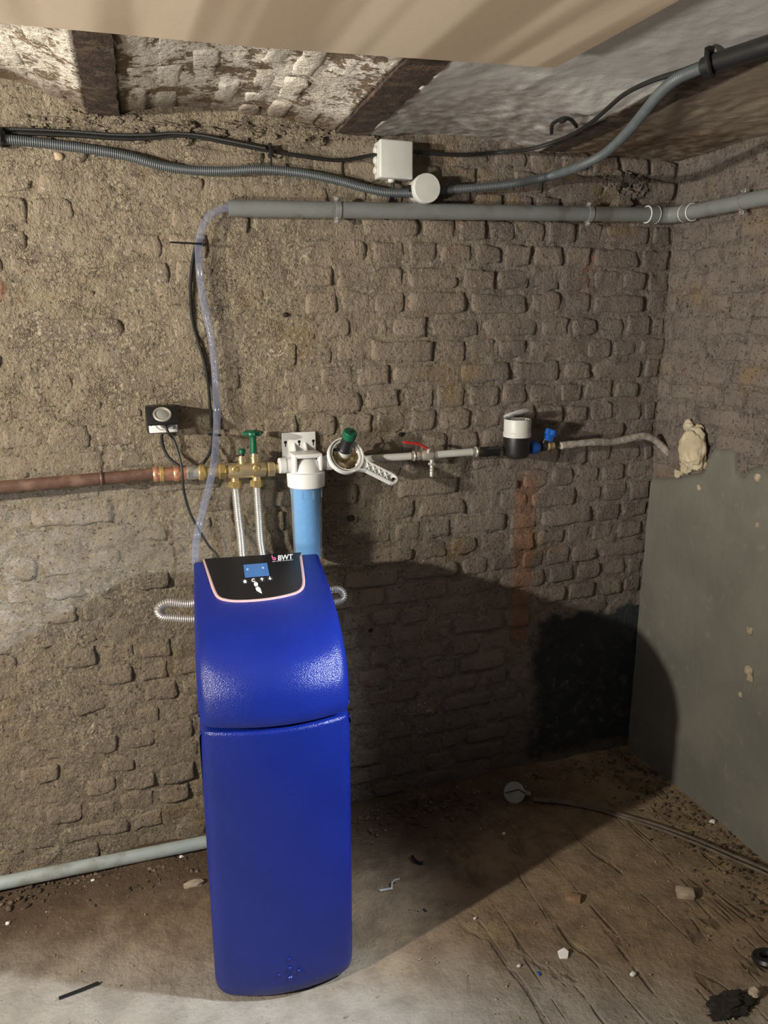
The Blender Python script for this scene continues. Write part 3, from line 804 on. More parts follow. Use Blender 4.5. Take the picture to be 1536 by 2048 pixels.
hd = MB().lathe(b+ZA*.020, ZA, [(0, .0085), (.006, .0095), (zt-.036, .0075), (zt-.026, .009), (zt-.024, .021), (zt-.020, .0245), (zt-.014, .0245), (zt-.012, .022), (zt-.013, .012), (zt-.010, .008), (zt-.009, .0)], 28).build('hand_wheel', M['green'], vb)
for k in range(8):
    a = k*PI/4; MB().blob(b+Vector((.0235*math.cos(a), .0235*math.sin(a), zt+.003)), (.0045, .0045, .004), 0, 0, 2).build('grip', M['green'], hd)
bots = []
for px, py in ((470, 957), (513, 955)):
    t = L_(px, py, OF)
    MB().lathe(t+ZA*.006, -ZA, [(0, .011), (.010, .011), (.0105, .013), (.013, .013)], 20).build('outlet_neck', M['brass'], vb)
    MB().nut(t-ZA*.006, -ZA, .018, .0175).build('hose_nut', M['brass_bright'], vb)
    bots.append(t-ZA*.024)
# corrugated hoses from the block round behind the softener; each with a loop that sticks out at one side
yh = 1.93
lp = [at_y(386, 1207, yh), at_y(340, 1205, yh), at_y(321, 1212, yh), at_y(316, 1221, yh), at_y(324, 1232, yh), at_y(345, 1236, yh), at_y(386, 1238, yh)]
hA = [bots[0], bots[0]-ZA*.08+Vector((.004, 0, 0)), bots[0]-ZA*.17+Vector((.008, -.005, 0)), bots[0]+Vector((0, -.02, -.235)), lp[0]+Vector((.06, .02, .012)), *lp, lp[-1]+Vector((.09, 0, -.01)), sl(-.03, .468, .70)]
o = corrugated(crv(hA, 14), .0118, .0052, .0024).build('flexible_hose', M['steel'])
tag(o, 'ribbed steel hose below the left outlet, looping out left of the softener', 'hose', 'ribbed steel hoses behind the softener')
rp = [at_y(655, 1180, yh), at_y(672, 1178, yh), at_y(682, 1181, yh), at_y(687, 1190, yh), at_y(684, 1199, yh), at_y(672, 1204, yh), at_y(650, 1207, yh)]
hB = [bots[1], bots[1]-ZA*.08+Vector((.002, 0, 0)), bots[1]-ZA*.17+Vector((.005, -.005, 0)), bots[1]+Vector((.02, -.02, -.215)), rp[0]+Vector((-.06, .02, .008)), *rp, rp[-1]+Vector((-.08, 0, -.01)), sl(.05, .468, .72)]
o = corrugated(crv(hB, 14), .0112, .0052, .0024).build('flexible_hose', M['steel'])
tag(o, 'ribbed steel hose below the right outlet, looping out right of the softener', 'hose', 'ribbed steel hoses behind the softener')

# ------------------------------------------------------------------ filter housing
FO = .072
fc = wp(612, 955, FO)
def fz(py): return wp(612, py, FO).z
fh = thing('filter_housing', 'white water filter housing with clear bowl and pale blue cartridge', 'water filter', Vector((fc.x, fc.y, fz(1118))))
zr = fz(972)
MB().lathe((fc.x, fc.y, zr), ZA, [(0, .0475), (.002, .0500), (.036, .0515), (.040, .0500), (.042, .043), (.050, .041), (.062, .036), (.074, .026), (.078, .015)], 36).build('head', M['white'], fh)
mb = MB()
mb.box((fc.x, fc.y, zr+.086), (.078, .062, .012), .004)
for dx in (-.034, .034): mb.box((fc.x+dx, fc.y-.006, zr+.066), (.009, .052, .042), .003)
mb.build('head_shoulder', M['white'], fh)
for s in (-1, 1):
    p = wp(570 if s < 0 else 648, 936 if s < 0 else 927, FO)
    MB().lathe((fc.x+s*.030, fc.y, zr+.060), XA*s, [(0, .019), (.024, .019), (.026, .021), (.041, .021), (.0425, .0195)], 24).build('port', M['white'], fh)
# bracket plate with screw slots
pc0, pc1 = wp(563, 868, .012), wp(632, 912, .012)
bc = Vector(((pc0.x+pc1.x)/2, WALL_Y-.012, (pc0.z+pc1.z)/2)); bw, bh = pc1.x-pc0.x, pc0.z-pc1.z+.006
br = MB().box(bc, (bw, .006, bh), .0028, seg=2)
br.box((bc.x, (fc.y+WALL_Y-.012)/2, bc.z-bh/2+.003), (bw*.98, WALL_Y-.012-fc.y+.03, .006), .002)
for dx in (-.012, .014):
    x = bc.x+dx*1.2
    br.prism([(x-.002, WALL_Y-.012, bc.z+.012), (x-.002, WALL_Y-.012, bc.z-bh/2), (x-.002, WALL_Y-.05, bc.z-bh/2)], (.004, 0, 0))
brk = br.build('bracket', M['white'], fh)
for dx in (-bw*.40, 0, bw*.42):
    mb = MB().lathe((bc.x+dx, WALL_Y-.0148, bc.z+.010), -YA, [(0, .0042), (.0006, .0042)], 14); mb.box((bc.x+dx, WALL_Y-.0151, bc.z+.003), (.003, .0006, .010))
    mb.build('keyhole_slot', M['black'], brk)
zb = fz(1122)
prof = [(0, .012), (.004, .028), (.010, .0365), (.02, .0385), (zr-zb-.02, .0425), (zr-zb-.006, .0445), (zr-zb+.002, .0455)]
bowl = MB().lathe((fc.x, fc.y, zb), ZA, prof, 36).build('bowl', M['bowl_clear'], fh); plabel(bowl, 'clear plastic bowl')
for k in range(8):
    a = k*PI/4+.2; MB().box((fc.x+.0432*math.cos(a), fc.y+.0432*math.sin(a), zr-.017), (.0025, .0025, .024), .0008).build('rib', M['bowl_clear'], bowl)
MB().lathe((fc.x, fc.y, zb+.006), ZA, [(0, .020), (.001, .033), (zr-zb-.012, .0365), (zr-zb-.008, .034)], 32).build('cartridge', M['filterblue'], fh)

# ------------------------------------------------------------------ pressure reducer with inclined cap, and the filter wrench hung on it
rc0 = wp(655, 927, OF); rcx = wp(688, 921, OF); rc1 = wp(716, 918, OF)
pr = thing('pressure_reducer', 'brass pressure reducing valve with black and green adjusting cap', 'valve', rc0)
mb = MB().lathe(rc0, rc1-rc0, [(0, .0125), (.010, .0125), (.012, .0165), (.022, .0165), (.024, .0125), (.03, .014), (.045, .0205), (.066, .0205), (.078, .015), ((rc1-rc0).length, .0125)], 24)
mb.build('body', M['brass'], pr)
MB().nut(rc1-XA*.012, XA, .014, .0165).build('union_nut', M['brass_bright'], pr)
cax = Vector((.13, -.50, .82)).normalized(); cb = rcx+cax*.010-XA*.010
MB().lathe(cb, cax, [(0, .020), (.012, .0225), (.018, .0225)], 26).build('bonnet', M['brass'], pr)
MB().lathe(cb+cax*.018, cax, [(0, .0205), (.011, .0205)], 26).build('label_band', M['offwhite'], pr)
MB().lathe(cb+cax*.029, cax, [(0, .0195), (.004, .0205), (.010, .0180), (.042, .0160)], 26).build('cap', M['black'], pr)
mb = MB().lathe(cb+cax*.071, cax, [(0, .0165), (.001, .0188), (.018, .0188), (.021, .0165)], 26)
gc = mb.build('green_cap', M['green'], pr); plabel(gc, 'green top of the cap')
MB().box(cb+cax*.093, (.010, .008, .006), .002).build('key_slot', M['black'], gc)
MB().tube(crv([cb+cax*.03+Vector((-.018, -.008, .002)), cb+cax*.03+Vector((-.034, -.006, .002)), cb+cax*.03+Vector((-.044, -.002, -.002))], 4), .0045, 8).build('strap', M['black'], pr)
# wrench: ring round the cap, lattice handle pointing down right
wc = wp(691, 912, OF+.038)
wn = Vector((.10, -.86, .50)).normalized()
e1 = (XA-wn*XA.dot(wn)).normalized(); e2 = wn.cross(e1).normalized()
if e2.z < 0: e2 = -e2
def wl(a, b, d=0): return wc+e1*a+e2*b+wn*d
wr = thing('filter_wrench', 'white plastic ring wrench hung over the brass pressure reducer', 'wrench', wc)
Rw = .050
def annulus(ro, ri, d0, d1, n=56):
    vs = []; fs = []
    for (r_, d) in ((ro, d0), (ro, d1), (ri, d1), (ri, d0)):
        for k in range(n): a = 2*PI*k/n; vs.append(wl(r_*math.cos(a), r_*math.sin(a), d))
    for q in range(4):
        for k in range(n): fs.append((q*n+k, q*n+(k+1) % n, ((q+1) % 4)*n+(k+1) % n, ((q+1) % 4)*n+k))
    return vs, fs
mb = MB().faces(*annulus(Rw, Rw-.0035, -.008, .008)); mb.faces(*annulus(Rw-.002, Rw-.011, -.0015, .0015)); mb.faces(*annulus(Rw-.0085, Rw-.011, -.005, .005))
for k in range(6):
    a = k*PI/3+.3; p = wl((Rw-.012)*math.cos(a), (Rw-.012)*math.sin(a)); mb.box(p, (.006, .006, .006), .001)
mb.build('ring', M['white'], wr)
# handle axis toward px (785,967)
he = wp(786, 967, OF+.05); hv = he-wc; ha = math.atan2(hv.dot(e2), hv.dot(e1)); hl = math.hypot(hv.dot(e1), hv.dot(e2))
ca, sa = math.cos(ha), math.sin(ha)
def hp(t, w, d=0): return wl(ca*t-sa*w, sa*t+ca*w, d)
mb = MB()
def bar(p, q, w, d): # thin rib between two (t,w) points in the wrench plane
    P, Q = Vector((*p, 0)), Vector((*q, 0)); t = (Q-P).normalized(); n = Vector((-t.y, t.x, 0))*w/2
    mb.prism([hp((P+n).x, (P+n).y, -d), hp((Q+n).x, (Q+n).y, -d), hp((Q-n).x, (Q-n).y, -d), hp((P-n).x, (P-n).y, -d)], wn*2*d)
t0 = Rw-.003
up_ = [(t0-.012, .030), (t0+.004, .018), (t0+.02, .0125), (hl-.012, .0125), (hl-.004, .010), (hl, .004), (hl, -.004), (hl-.004, -.010), (hl-.012, -.0125), (t0+.02, -.0125), (t0+.004, -.018), (t0-.012, -.030)]
for a, b in zip(up_, up_[1:]): bar(a, b, .004, .0075)
tt = t0+.012
kx = (hl-.022-tt)/4
for k in range(4):
    bar((tt+k*kx, -.0115), (tt+(k+1)*kx, .0115), .0022, .006); bar((tt+k*kx, .0115), (tt+(k+1)*kx, -.0115), .0022, .006)
mb.prism([hp(a, b, -.0012) for a, b in up_], wn*.0024)
mb.build('handle', M['white'], wr)
MB().lathe(hp(hl-.010, 0, -.007), wn, [(0, .004), (.015, .004)], 12).build('hanging_hole', M['black'], wr)

# ------------------------------------------------------------------ white pipe, drain valve, second pipe
w0, w1 = wp(712, 919.5, OF), wp(826, 912, OF)
wpipe = thing('white_pipe', 'white pipe between the pressure reducer and the red-levered valve', 'pipe', w0, 'white pipes')
MB().tube([w0, w1], .0105, 18).build('pipe', M['offwhite'], wpipe)
ax2 = (w1-w0).normalized()
MB().lathe(w1-ax2*.010, ax2, [(0, .0112), (.010, .0112), (.011, .0145), (.014, .0145), (.015, .010)], 20).build('end_ring', M['nickel'], wpipe)
b0, b1 = wp(828, 912, OF), wp(872, 909.5, OF)
bv = thing('drain_valve', 'small nickel ball valve with red lever and drain spout', 'valve', b0)
ax3 = (b1-b0).normalized(); Lb = (b1-b0).length
MB().lathe(b0, ax3, [(0, .008), (.010, .008), (.011, .0125), (.018, .0125), (.020, .010), (.028, .0145), (Lb-.014, .0145), (Lb-.010, .011), (Lb, .011)], 20).build('body', M['nickel'], bv)
MB().nut(b0+ax3*.006, ax3, .009, .0135).build('union_nut', M['nickel'], bv)
s0 = wp(857, 905, OF+.006)
MB().lathe(s0-ZA*.004, Vector((0, -.3, 1)), [(0, .0055), (.012, .0055), (.013, .0065), (.017, .0065), (.018, .004)], 12).build('spindle', M['nickel'], bv)
lev = [wp(855, 897, OF+.01), wp(847, 893, OF+.012), wp(840, 889, OF+.014), wp(828, 886.5, OF+.016), wp(806, 884.5, OF+.018)]
mb = MB()
path = crv(lev, 5); mb.tube(path, [.0038]*(len(path)-3)+[.004, .0042, .003], 10)
plabel(mb.build('lever', M['red'], bv), 'red lever handle')
d0 = wp(864, 915, OF); dz = d0.z-wp(864, 952, OF).z
MB().lathe(d0, -ZA, [(0, .0085), (.010, .0075), (.012, .0075)], 14).build('drain_neck', M['nickel'], bv)
MB().nut(d0-ZA*.014, -ZA, .008, .0115).build('drain_nut', M['nickel'], bv)
MB().lathe(d0-ZA*.012, -ZA, [(0, .006), (.016, .006), (.018, .0072), (.021, .0058), (.025, .0072), (.028, .0058), (.032, .0072), (dz-.010, .0055)], 14).build('hose_tail', M['nickel'], bv)
x0, x1 = wp(868, 909.5, OF), wp(955, 903, OF)
wpipe2 = thing('white_pipe', 'short white pipe between the red-levered valve and the water meter', 'pipe', x0, 'white pipes')
ax4 = (x1-x0).normalized()
MB().tube([x0, x1-ax4*.012], .0105, 18).build('pipe', M['offwhite'], wpipe2)
MB().lathe(x1-ax4*.020, ax4, [(0, .0112), (.013, .0112), (.014, .0150), (.017, .0150), (.018, .010), (.02, .010)], 20).build('end_ring', M['nickel'], wpipe2)

# ------------------------------------------------------------------ water meter
mc = wp(1033, 897, OF+.005); mz = mc.z
wm = thing('water_meter', 'black water meter with white collar and open clear lid', 'water meter', mc-ZA*.035)
xi = wp(952, 903, OF); xo = wp(1064, 896, OF)
MB().nut(Vector((xi.x-.002, xi.y, xi.z)), XA, .012, .0125).build('union_nut', M['brass'], wm)
MB().lathe(Vector((xi.x+.010, mc.y, mz-.004)), XA, [(0, .0135), (.003, .015), (.030, .015), (.034, .013), (.06, .016)], 20).build('inlet', M['black'], wm)
zt0 = wp(1033, 873, OF+.005).z-mz; zt1 = wp(1033, 838, OF+.005).z-mz; zb0 = wp(1033, 914, OF+.005).z-mz
MB().lathe(mc, ZA, [(zb0, .030), (zb0+.004, .036), (zb0+.016, .0395), (zt0, .0395)], 36).build('body', M['black'], wm)
col = MB().lathe(mc, ZA, [(zt0, .0405), (zt0+.012, .0410), (zt0+.014, .0395), (zt1-.004, .0400), (zt1, .0385), (zt1, .034), (zt1-.008, .033)], 36, cap1=True).build('collar', M['offwhite'], wm); plabel(col, 'white register collar')
MB().lathe(mc, ZA, [(zt1-.0085, .0325), (zt1-.0065, .0325)], 32).build('dial', M['boxgrey'], wm)
for dx, dy in ((.008, -.006), (-.010, .004), (.014, .010)):
    MB().box(mc+Vector((dx, dy, zt1-.002)), (.018, .004, .006), .001).build('dial_rib', M['steel'], wm)
ld = Vector((-.18, .35, 1)).normalized()
MB().lathe(mc+Vector((.004, .014, zt1+.010)), ld, [(0, .034), (.001, .038), (.007, .039), (.009, .037)], 36).build('lid', M['lid_clear'], wm)
MB().torus(mc+Vector((.004, .014, zt1+.016)), ld, .0375, .0020, 36, 6).build('lid_rim', M['lid_clear'], wm)
MB().box(mc+Vector((-.002, .040, zt1+.002)), (.018, .008, .010), .002).build('lid_hinge', M['offwhite'], wm)
MB().lathe(Vector((xo.x-.012, mc.y, mz)), XA, [(0, .0185), (.006, .0205), (.022, .0205), (.026, .018), (.030, .017)], 10).build('outlet_nut', M['bluecap'], wm)
# stop valve with blue tap handle, then the lead main into the corner
s0 = wp(1080, 893, OF); s1 = wp(1130, 890, OF)
sv = thing('stop_valve', 'stop valve with a blue tap handle right of the meter', 'valve', s0)
MB().lathe(s0-XA*.012, XA, [(0, .013), (.016, .015), (.030, .0135)], 18).build('body', M['soot'], sv)
MB().lathe(s0+XA*.016, XA, [(0, .0115), (.008, .0115), (.009, .0135), (.014, .0135), (.015, .011), (.03, .011)], 18).build('tail', M['brass'], sv)
th = wp(1099, 872, OF+.012); hx = Vector((.28, -.25, .93)).normalized()
MB().lathe(s0+Vector((.006, -.004, .006)), hx, [(0, .007), (.02, .007)], 12).build('spindle', M['black'], sv)
u_, w_, d_ = frame(hx); mb = MB()
for (h0, h1, a, b) in ((-.016, .004, .012, .012), (.002, .022, .0185, .0085)):
    ro = Matrix((XA*.96+ZA*-.27, YA, ZA*.96+XA*.27)).transposed(); mb.box(th+hx*((h0+h1)/2), (a*2, b*2, h1-h0), .004, ro)
mb.box(th+hx*.012, (.014, .036, .018), .004, ro)
plabel(mb.build('tap_handle', M['bluecap'], sv), 'bright blue tap handle')
lpts = [wp(1122, 891, OF), wp(1150, 888, OF), wp(1190, 884, OF), wp(1225, 884, OF-.004), wp(1255, 878, OF-.006), wp(1282, 872, OF-.004), wp(1304, 876, OF-.004), wp(1322, 890, OF), wp(1338, 908, OF+.004), wp(1352, 924, OF), wp(1362, 934, OF-.01), wp(1375, 940, OF-.03)]
lpt = crv(lpts, 6)
lm = MB().tube(lpt, [.0112+.0004*math.sin(i*1.7)+.0007*math.sin(i*.6) for i in range(len(lpt))], 14).build('lead_pipe', M['lead'])
tag(lm, 'rough grey lead pipe bending down into the corner behind the lump', 'pipe')

# ------------------------------------------------------------------ socket
sk = thing('socket', 'black outlet box with raised lid and white face on back wall', 'socket', wp(324, 870, .03))
k0, k1 = wp(295, 868, .05), wp(353, 812, .05); kw, kh = k1.x-k0.x, k1.z-k0.z; kc = Vector(((k0.x+k1.x)/2, 0, (k0.z+k1.z)/2))
MB().box((kc.x, WALL_Y-.024, kc.z), (kw, .056, kh), .005).build('box', M['black'], sk)
fp = MB().box((kc.x+.002, WALL_Y-.053, kc.z-kh*.26), (kw*.93, .006, kh*.42), .003).build('face_plate', M['white'], sk); plabel(fp, 'white face plate')
MB().torus((kc.x+.001, WALL_Y-.0558, kc.z-kh*.08), YA, .019, .0012, 28, 5).build('outlet_rim', M['discgrey'], fp)
MB().lathe((kc.x-kw*.37, WALL_Y-.0555, kc.z-kh*.17), -YA, [(0, .0022), (.0012, .0022)], 10).build('screw', M['black'], fp)
lr = Matrix.Rotation(R(-46), 3, 'X')
ldc = Vector((kc.x, WALL_Y-.074, kc.z+kh*.20))
lid = MB().box(ldc, (kw*1.03, .010, kh*.82), .003, lr).build('lid', M['black'], sk); plabel(lid, 'black spring lid')
ln_ = lr @ Vector((0, -1, 0))
mb = MB().torus(ldc+ln_*.005, ln_, .0195, .0034, 32, 8, sx=1.0)
MB_ = mb.build('lid_ring', M['steel'], lid)
MB().lathe(ldc+ln_*.0035, ln_, [(0, .018), (.002, .0165), (.0035, .012)], 28).build('lid_window', M['discgrey'], lid)
pg = thing('plug', 'black plug and lead fitted in the outlet under the lid', 'plug', (kc.x+.006, WALL_Y-.06, kc.z-kh*.2))
MB().lathe((kc.x+.002, WALL_Y-.056, kc.z-kh*.11), Vector((.15, -1, -.3)), [(0, .010), (.012, .010), (.018, .006)], 18).build('plug_body', M['discgrey'], pg)
q = [Vector((kc.x+.005, WALL_Y-.075, kc.z-kh*.15)), wp(337, 866, .075), wp(347, 880, .07), wp(357, 908, .085), wp(364, 940, .092), wp(366, 970, .088), wp(372, 1000, .075), wp(382, 1030, .07), wp(397, 1058, .075), wp(418, 1092, .09), wp(436, 1115, .11), sl(-.09, .455, .84)]
MB().tube(crv(q, 8), .0033, 8).build('lead', M['rubber'], pg)

# ------------------------------------------------------------------ clear drain hose, thin black cable, ties
hz_ = [wp(470, 417, .036), wp(457, 416, .036), wp(440, 419, .036), (wp(420, 431, .036)), wp(406, 452, .036), wp(399, 478, .036), wp(397, 500, .034), wp(401, 560, .034), wp(411, 622, .034), wp(422, 672, .034), wp(428, 720, .034), wp(432, 780, .034), wp(434, 830, .04), wp(432, 880, .06), wp(428, 925, .095), wp(420, 965, .097), wp(407, 1015, .085), wp(396, 1060, .09), wp(391, 1095, .11), wp(391, 1120, .125), sl(-.15, .462, .82)]
o = MB().tube(crv(hz_, 8), .0092, 14).build('drain_hose', M['hose_clear']); tag(o, 'clear plastic drain hose dropping from the grey pipe to the softener', 'hose')
bc_ = [wp(397, 478, .014), wp(388, 505, .012), wp(382, 550, .012), wp(381, 600, .012), wp(386, 645, .012), wp(397, 685, .012), wp(409, 725, .012), wp(416, 765, .012), wp(420, 810, .016), wp(424, 850, .024), wp(425, 880, .034), wp(418, 908, .042), wp(404, 928, .046), wp(384, 937, .046), wp(360, 932, .044), wp(340, 918, .042), wp(328, 898, .04), wp(324, 880, .038), wp(324, 868, .036)]
o = corrugated(crv(bc_, 10), .0044, .0032, .0009, 8).build('ribbed_cable', M['rubber']); tag(o, 'thin ribbed black cable hanging beside the clear hose to the outlet', 'cable')
t1 = wp(400, 489, .03)
mb = MB().torus(t1, Vector((.1, 0, 1)), .0125, .0025, 20, 6); mb.tube([t1+Vector((.010, -.012, 0)), wp(372, 486, .045), wp(340, 484.5, .05)], [.003, .0026, .0022], 6); mb.box(t1+Vector((.008, -.013, 0)), (.009, .006, .007), .0015)
o = mb.build('cable_tie', M['black']); tag(o, 'black tie with long tail binding the hose near its top', 'cable tie', 'black cable ties')
t1 = wp(432, 870, .05)
mb = MB().torus(t1+Vector((-.003, .008, 0)), Vector((.05, 0, 1)), .0150, .0022, 20, 6); mb.box(t1+Vector((.008, -.007, 0)), (.008, .005, .006), .0012)
o = mb.build('cable_tie', M['black']); tag(o, 'black tie binding the hose and cable beside the green hand wheel', 'cable tie', 'black cable ties')

# ------------------------------------------------------------------ grey drain pipe under the conduits, with clips
PR = .0205; PO = .034
pA = wp(455, 416.5, PO); pB = wp(1392, 434, PO); zP = pA.z
xr = RIGHT_X-.04
pE = at_x(1475, 425, xr)
dp = thing('drain_pipe', 'straight grey plastic drain pipe along the back wall and round the corner', 'pipe', pA)
c0 = Vector((xr-.06, WALL_Y-PO, pB.z))
mb = MB().tube([pA, pA.lerp(c0, .5), c0], PR, 24, caps=False)
mb.lathe(pA, c0-pA, [(.0, PR), (.0, PR-.003), (.03, PR-.003)], 24, cap0=False)
mb.build('long_length', M['pvc'], dp)
el = crv([c0, c0+Vector((.025, 0, 0)), Vector((xr-.012, WALL_Y-PO-.014, c0.z)), Vector((xr, WALL_Y-PO-.055, c0.z))], 8)
MB().tube(el, PR+.0025, 24).build('elbow', M['pvc'], dp)
for c, d in ((c0+Vector((-.03, 0, 0)), XA), (Vector((xr, WALL_Y-PO-.055, c0.z)), -YA)):
    sl_ = MB().lathe(c, d, [(0, PR+.001), (.002, PR+.004), (.032, PR+.004), (.034, PR+.001)], 24).build('coupling', M['pvc'], dp)
    for t in (.001, .033): MB().torus(c+d*t, d, PR+.003, .0016, 28, 6).build('lip_ring', M['white'], sl_)
MB().tube([Vector((xr, WALL_Y-PO-.05, c0.z)), Vector((xr, 1.3, c0.z+.01)), Vector((xr, .3, c0.z+.02))], PR, 24).build('side_length', M['pvc'], dp)
def clip(c, d, towall, label):
    mb_ = MB().lathe(Vector(c)-Vector(d)*.007, d, [(0, PR+.0002), (0, PR+.0022), (.014, PR+.0022), (.014, PR+.0002)], 28, False, False)
    t = thing('pipe_clip', label, 'pipe clip', c, 'zinc clips on the grey drain pipe')
    mb_.build('band', M['zinc'], t)
    for sgn in (1, -1):
        e = Vector(c)+ZA*sgn*(PR+.006); m2 = MB().box(e, (.014 if abs(d[0]) > .5 else .003, .003 if abs(d[0]) > .5 else .014, .012), .001); m2.build('ear', M['zinc'], t)
        MB().lathe(e-Vector(towall)*.008, towall, [(0, .0028), (.002, .004), (.004, .004), (.004, .0022), (.016, .0022)], 10).build('screw', M['steel'], t)
    MB().tube([Vector(c)+Vector(towall)*(PR-.001), Vector(c)+Vector(towall)*(PR+.02)], .004, 8).build('stud', M['zinc'], t)
for px, lb in ((674, 'zinc clip on the grey drain pipe below the square junction box'), (1177, 'zinc clip on the grey drain pipe near the right end of back wall')):
    pp = pA.lerp(c0, (wp(px, 425, PO).x-pA.x)/(c0.x-pA.x)); clip(pp, XA, YA, lb)
pp = at_x(1484, 424, xr); clip((xr, pp.y, c0.z+.003), YA, XA, 'zinc clip on the grey drain pipe along the right wall')

# ------------------------------------------------------------------ conduits, boxes, cables
cl = [wp(-120, 282, .024), wp(-40, 279, .024), wp(15, 279, .024), wp(115, 290, .024), wp(200, 302, .024), wp(260, 314, .024), wp(320, 331, .024), wp(380, 340, .024), wp(450, 342, .024), wp(525, 339, .024), wp(600, 346, .024), wp(675, 361, .024), wp(725, 375, .026), wp(775, 385, .03), wp(835, 386, .034)]
o = corrugated(crv(cl, 10), .0112, .0046, .0014, 12).build('conduit', M['conduit']); tag(o, 'grey ribbed conduit sagging from the left edge to the round box', 'conduit', 'grey ribbed conduits')
rbx = wp(854, 378, .06); rbz = rbx.z+.002
rb_ = thing('round_junction_box', 'round off-white junction box below the square one', 'junction box', Vector((rbx.x, WALL_Y, rbz)))
MB().lathe((rbx.x, WALL_Y+.004, rbz), -YA, [(0, .032), (.044, .0325)], 32).build('box', M['boxgrey'], rb_)
MB().lathe((rbx.x, WALL_Y-.038, rbz), -YA, [(0, .0365), (.002, .0372), (.022, .0372), (.026, .0355), (.027, .0)], 40).build('lid', M['offwhite'], rb_)
for s in (-1, 1): MB().lathe((rbx.x+s*.030, WALL_Y-.03, rbz-.004), XA*s, [(0, .0145), (.014, .0140)], 18).build('spigot', M['black'], rb_)
cr = [at_y(876, 383, 2.02), at_y(905, 379, 2.018), at_y(960, 375, 2.012), at_y(1030, 367, 2.0), at_y(1100, 352, 1.985), at_z(1160, 332, 1.868), at_z(1210, 306, 1.878), at_z(1255, 264, 1.895), at_z(1290, 222, 1.908), at_z(1318, 188, 1.918), at_z(1350, 160, 1.926), at_z(1385, 143, 1.930), at_z(1420, 130, 1.932)]
o = corrugated(crv(cr, 10), .0112, .0046, .0013, 12).build('conduit', M['conduit']); tag(o, 'grey ribbed conduit rising from the round box to the ceiling at right', 'conduit', 'grey ribbed conduits')
tail = [at_z(1408, 134, 1.931), at_z(1440, 122, 1.933), at_z(1490, 106, 1.933), at_z(1540, 90, 1.933), at_z(1640, 60, 1.933)]
o = MB().tube(crv(tail, 8), .0165, 14).build('conduit_sleeve', M['black']); tag(o, 'thick dark conduit sleeve along the ceiling at the right edge', 'conduit')
tie = at_z(1420, 129, 1.931)
mb = MB().torus(tie, Vector((.55, -.75, .25)), .021, .0045, 22, 7); mb.box(tie+Vector((-.004, 0, .022)), (.014, .012, .012), .002)
o = mb.build('conduit_clamp', M['black']); tag(o, 'black clamp holding conduit and cable under the ceiling at right', 'clamp')
# square junction box
j0, j1 = wp(758, 355, .05), wp(825, 282, .05); jw, jh = j1.x-j0.x, j1.z-j0.z; jc = Vector(((j0.x+j1.x)/2+.002, 0, (j0.z+j1.z)/2))
jb = thing('square_junction_box', 'square off-white junction box on the upper back wall', 'junction box', (jc.x, WALL_Y, jc.z-jh/2))
MB().box((jc.x, WALL_Y-.016, jc.z), (jw-.004, .042, jh-.004), .003).build('box', M['boxgrey'], jb)
MB().box((jc.x, WALL_Y-.044, jc.z), (jw, .018, jh), .005, seg=3).build('lid', M['offwhite'], jb)
for dz in (-.024, 0, .024):
    for s in (-1, 1): MB().lathe((jc.x+s*(jw/2-.004), WALL_Y-.018, jc.z+dz), XA*s, [(0, .011), (.006, .010), (.009, .007)], 16).build('grommet', M['boxgrey'], jb)
MB().lathe((jc.x-.002, WALL_Y-.018, jc.z-jh/2+.003), -ZA, [(0, .010), (.006, .009), (.009, .006)], 14).build('grommet', M['boxgrey'], jb)
c1 = [wp(-120, 268, .016), wp(-30, 264, .016), wp(60, 267, .016), wp(150, 271, .016), wp(240, 277, .016), wp(300, 276, .016), wp(350, 271, .016), wp(400, 275, .016), wp(460, 287, .016), wp(540, 302, .016), wp(600, 312, .016), wp(650, 319, .016), wp(690, 320, .016), wp(725, 314, .018), wp(752, 309, .02), wp(765, 308, .02)]
o = MB().tube(crv(c1, 8), .0046, 8).build('cable', M['rubber']); tag(o, 'black cable along the wall top into the square box from the left', 'cable')
c2 = [wp(-120, 261, .025), wp(-30, 257, .025), wp(70, 259, .025), wp(150, 263, .025), wp(230, 269, .025), wp(300, 269, .025), wp(348, 266, .025), wp(400, 270, .025), wp(450, 280, .025), wp(530, 296, .025)]
o = corrugated(crv(c2, 8), .0040, .0034, .0009, 8).build('cable', M['rubber']); tag(o, 'thinner ribbed black cable lying along the top of the left cable', 'cable')
c3 = [wp(815, 304, .02), wp(835, 304, .02), wp(880, 308, .018), wp(940, 309, .018), wp(1000, 304, .02), at_z(1060, 298, 1.925), at_z(1110, 283, 1.932), at_z(1150, 266, 1.936), at_z(1185, 243, 1.938), at_z(1215, 217, 1.941), at_z(1250, 188, 1.943), at_z(1300, 163, 1.943), at_z(1360, 143, 1.943), at_z(1405, 126, 1.944)]
o = MB().tube(crv(c3, 8), .0050, 8).build('cable', M['rubber']); tag(o, 'black cable from the square box rising to the ceiling clamp at right', 'cable')
c4 = [(jc.x-.002, WALL_Y-.018, jc.z-jh/2-.002), wp(786, 372, .022), wp(779, 392, .016), wp(774, 420, .012), wp(772, 440, .010)]
o = MB().tube(crv(c4, 6), .0046, 8).build('cable', M['rubber']); tag(o, 'short black cable dropping from the square box behind the drain pipe', 'cable')
t = wp(540, 303, .022)
mb = MB().torus(t+Vector((0, .004, -.002)), XA, .0105, .0022, 18, 6); mb.tube([t+Vector((-.001, -.008, .012)), t+Vector((0, -.010, -.012)), t+Vector((.001, -.008, -.034))], .0026, 6); mb.tube([t+Vector((-.002, .0, .012)), t+Vector((-.002, .03, .012))], .004, 8); mb.box(t+Vector((-.001, -.006, .013)), (.009, .008, .010), .002)
o = mb.build('cable_tie', M['black']); tag(o, 'black nail-in tie holding the cables left of the square box', 'cable tie', 'black cable ties')
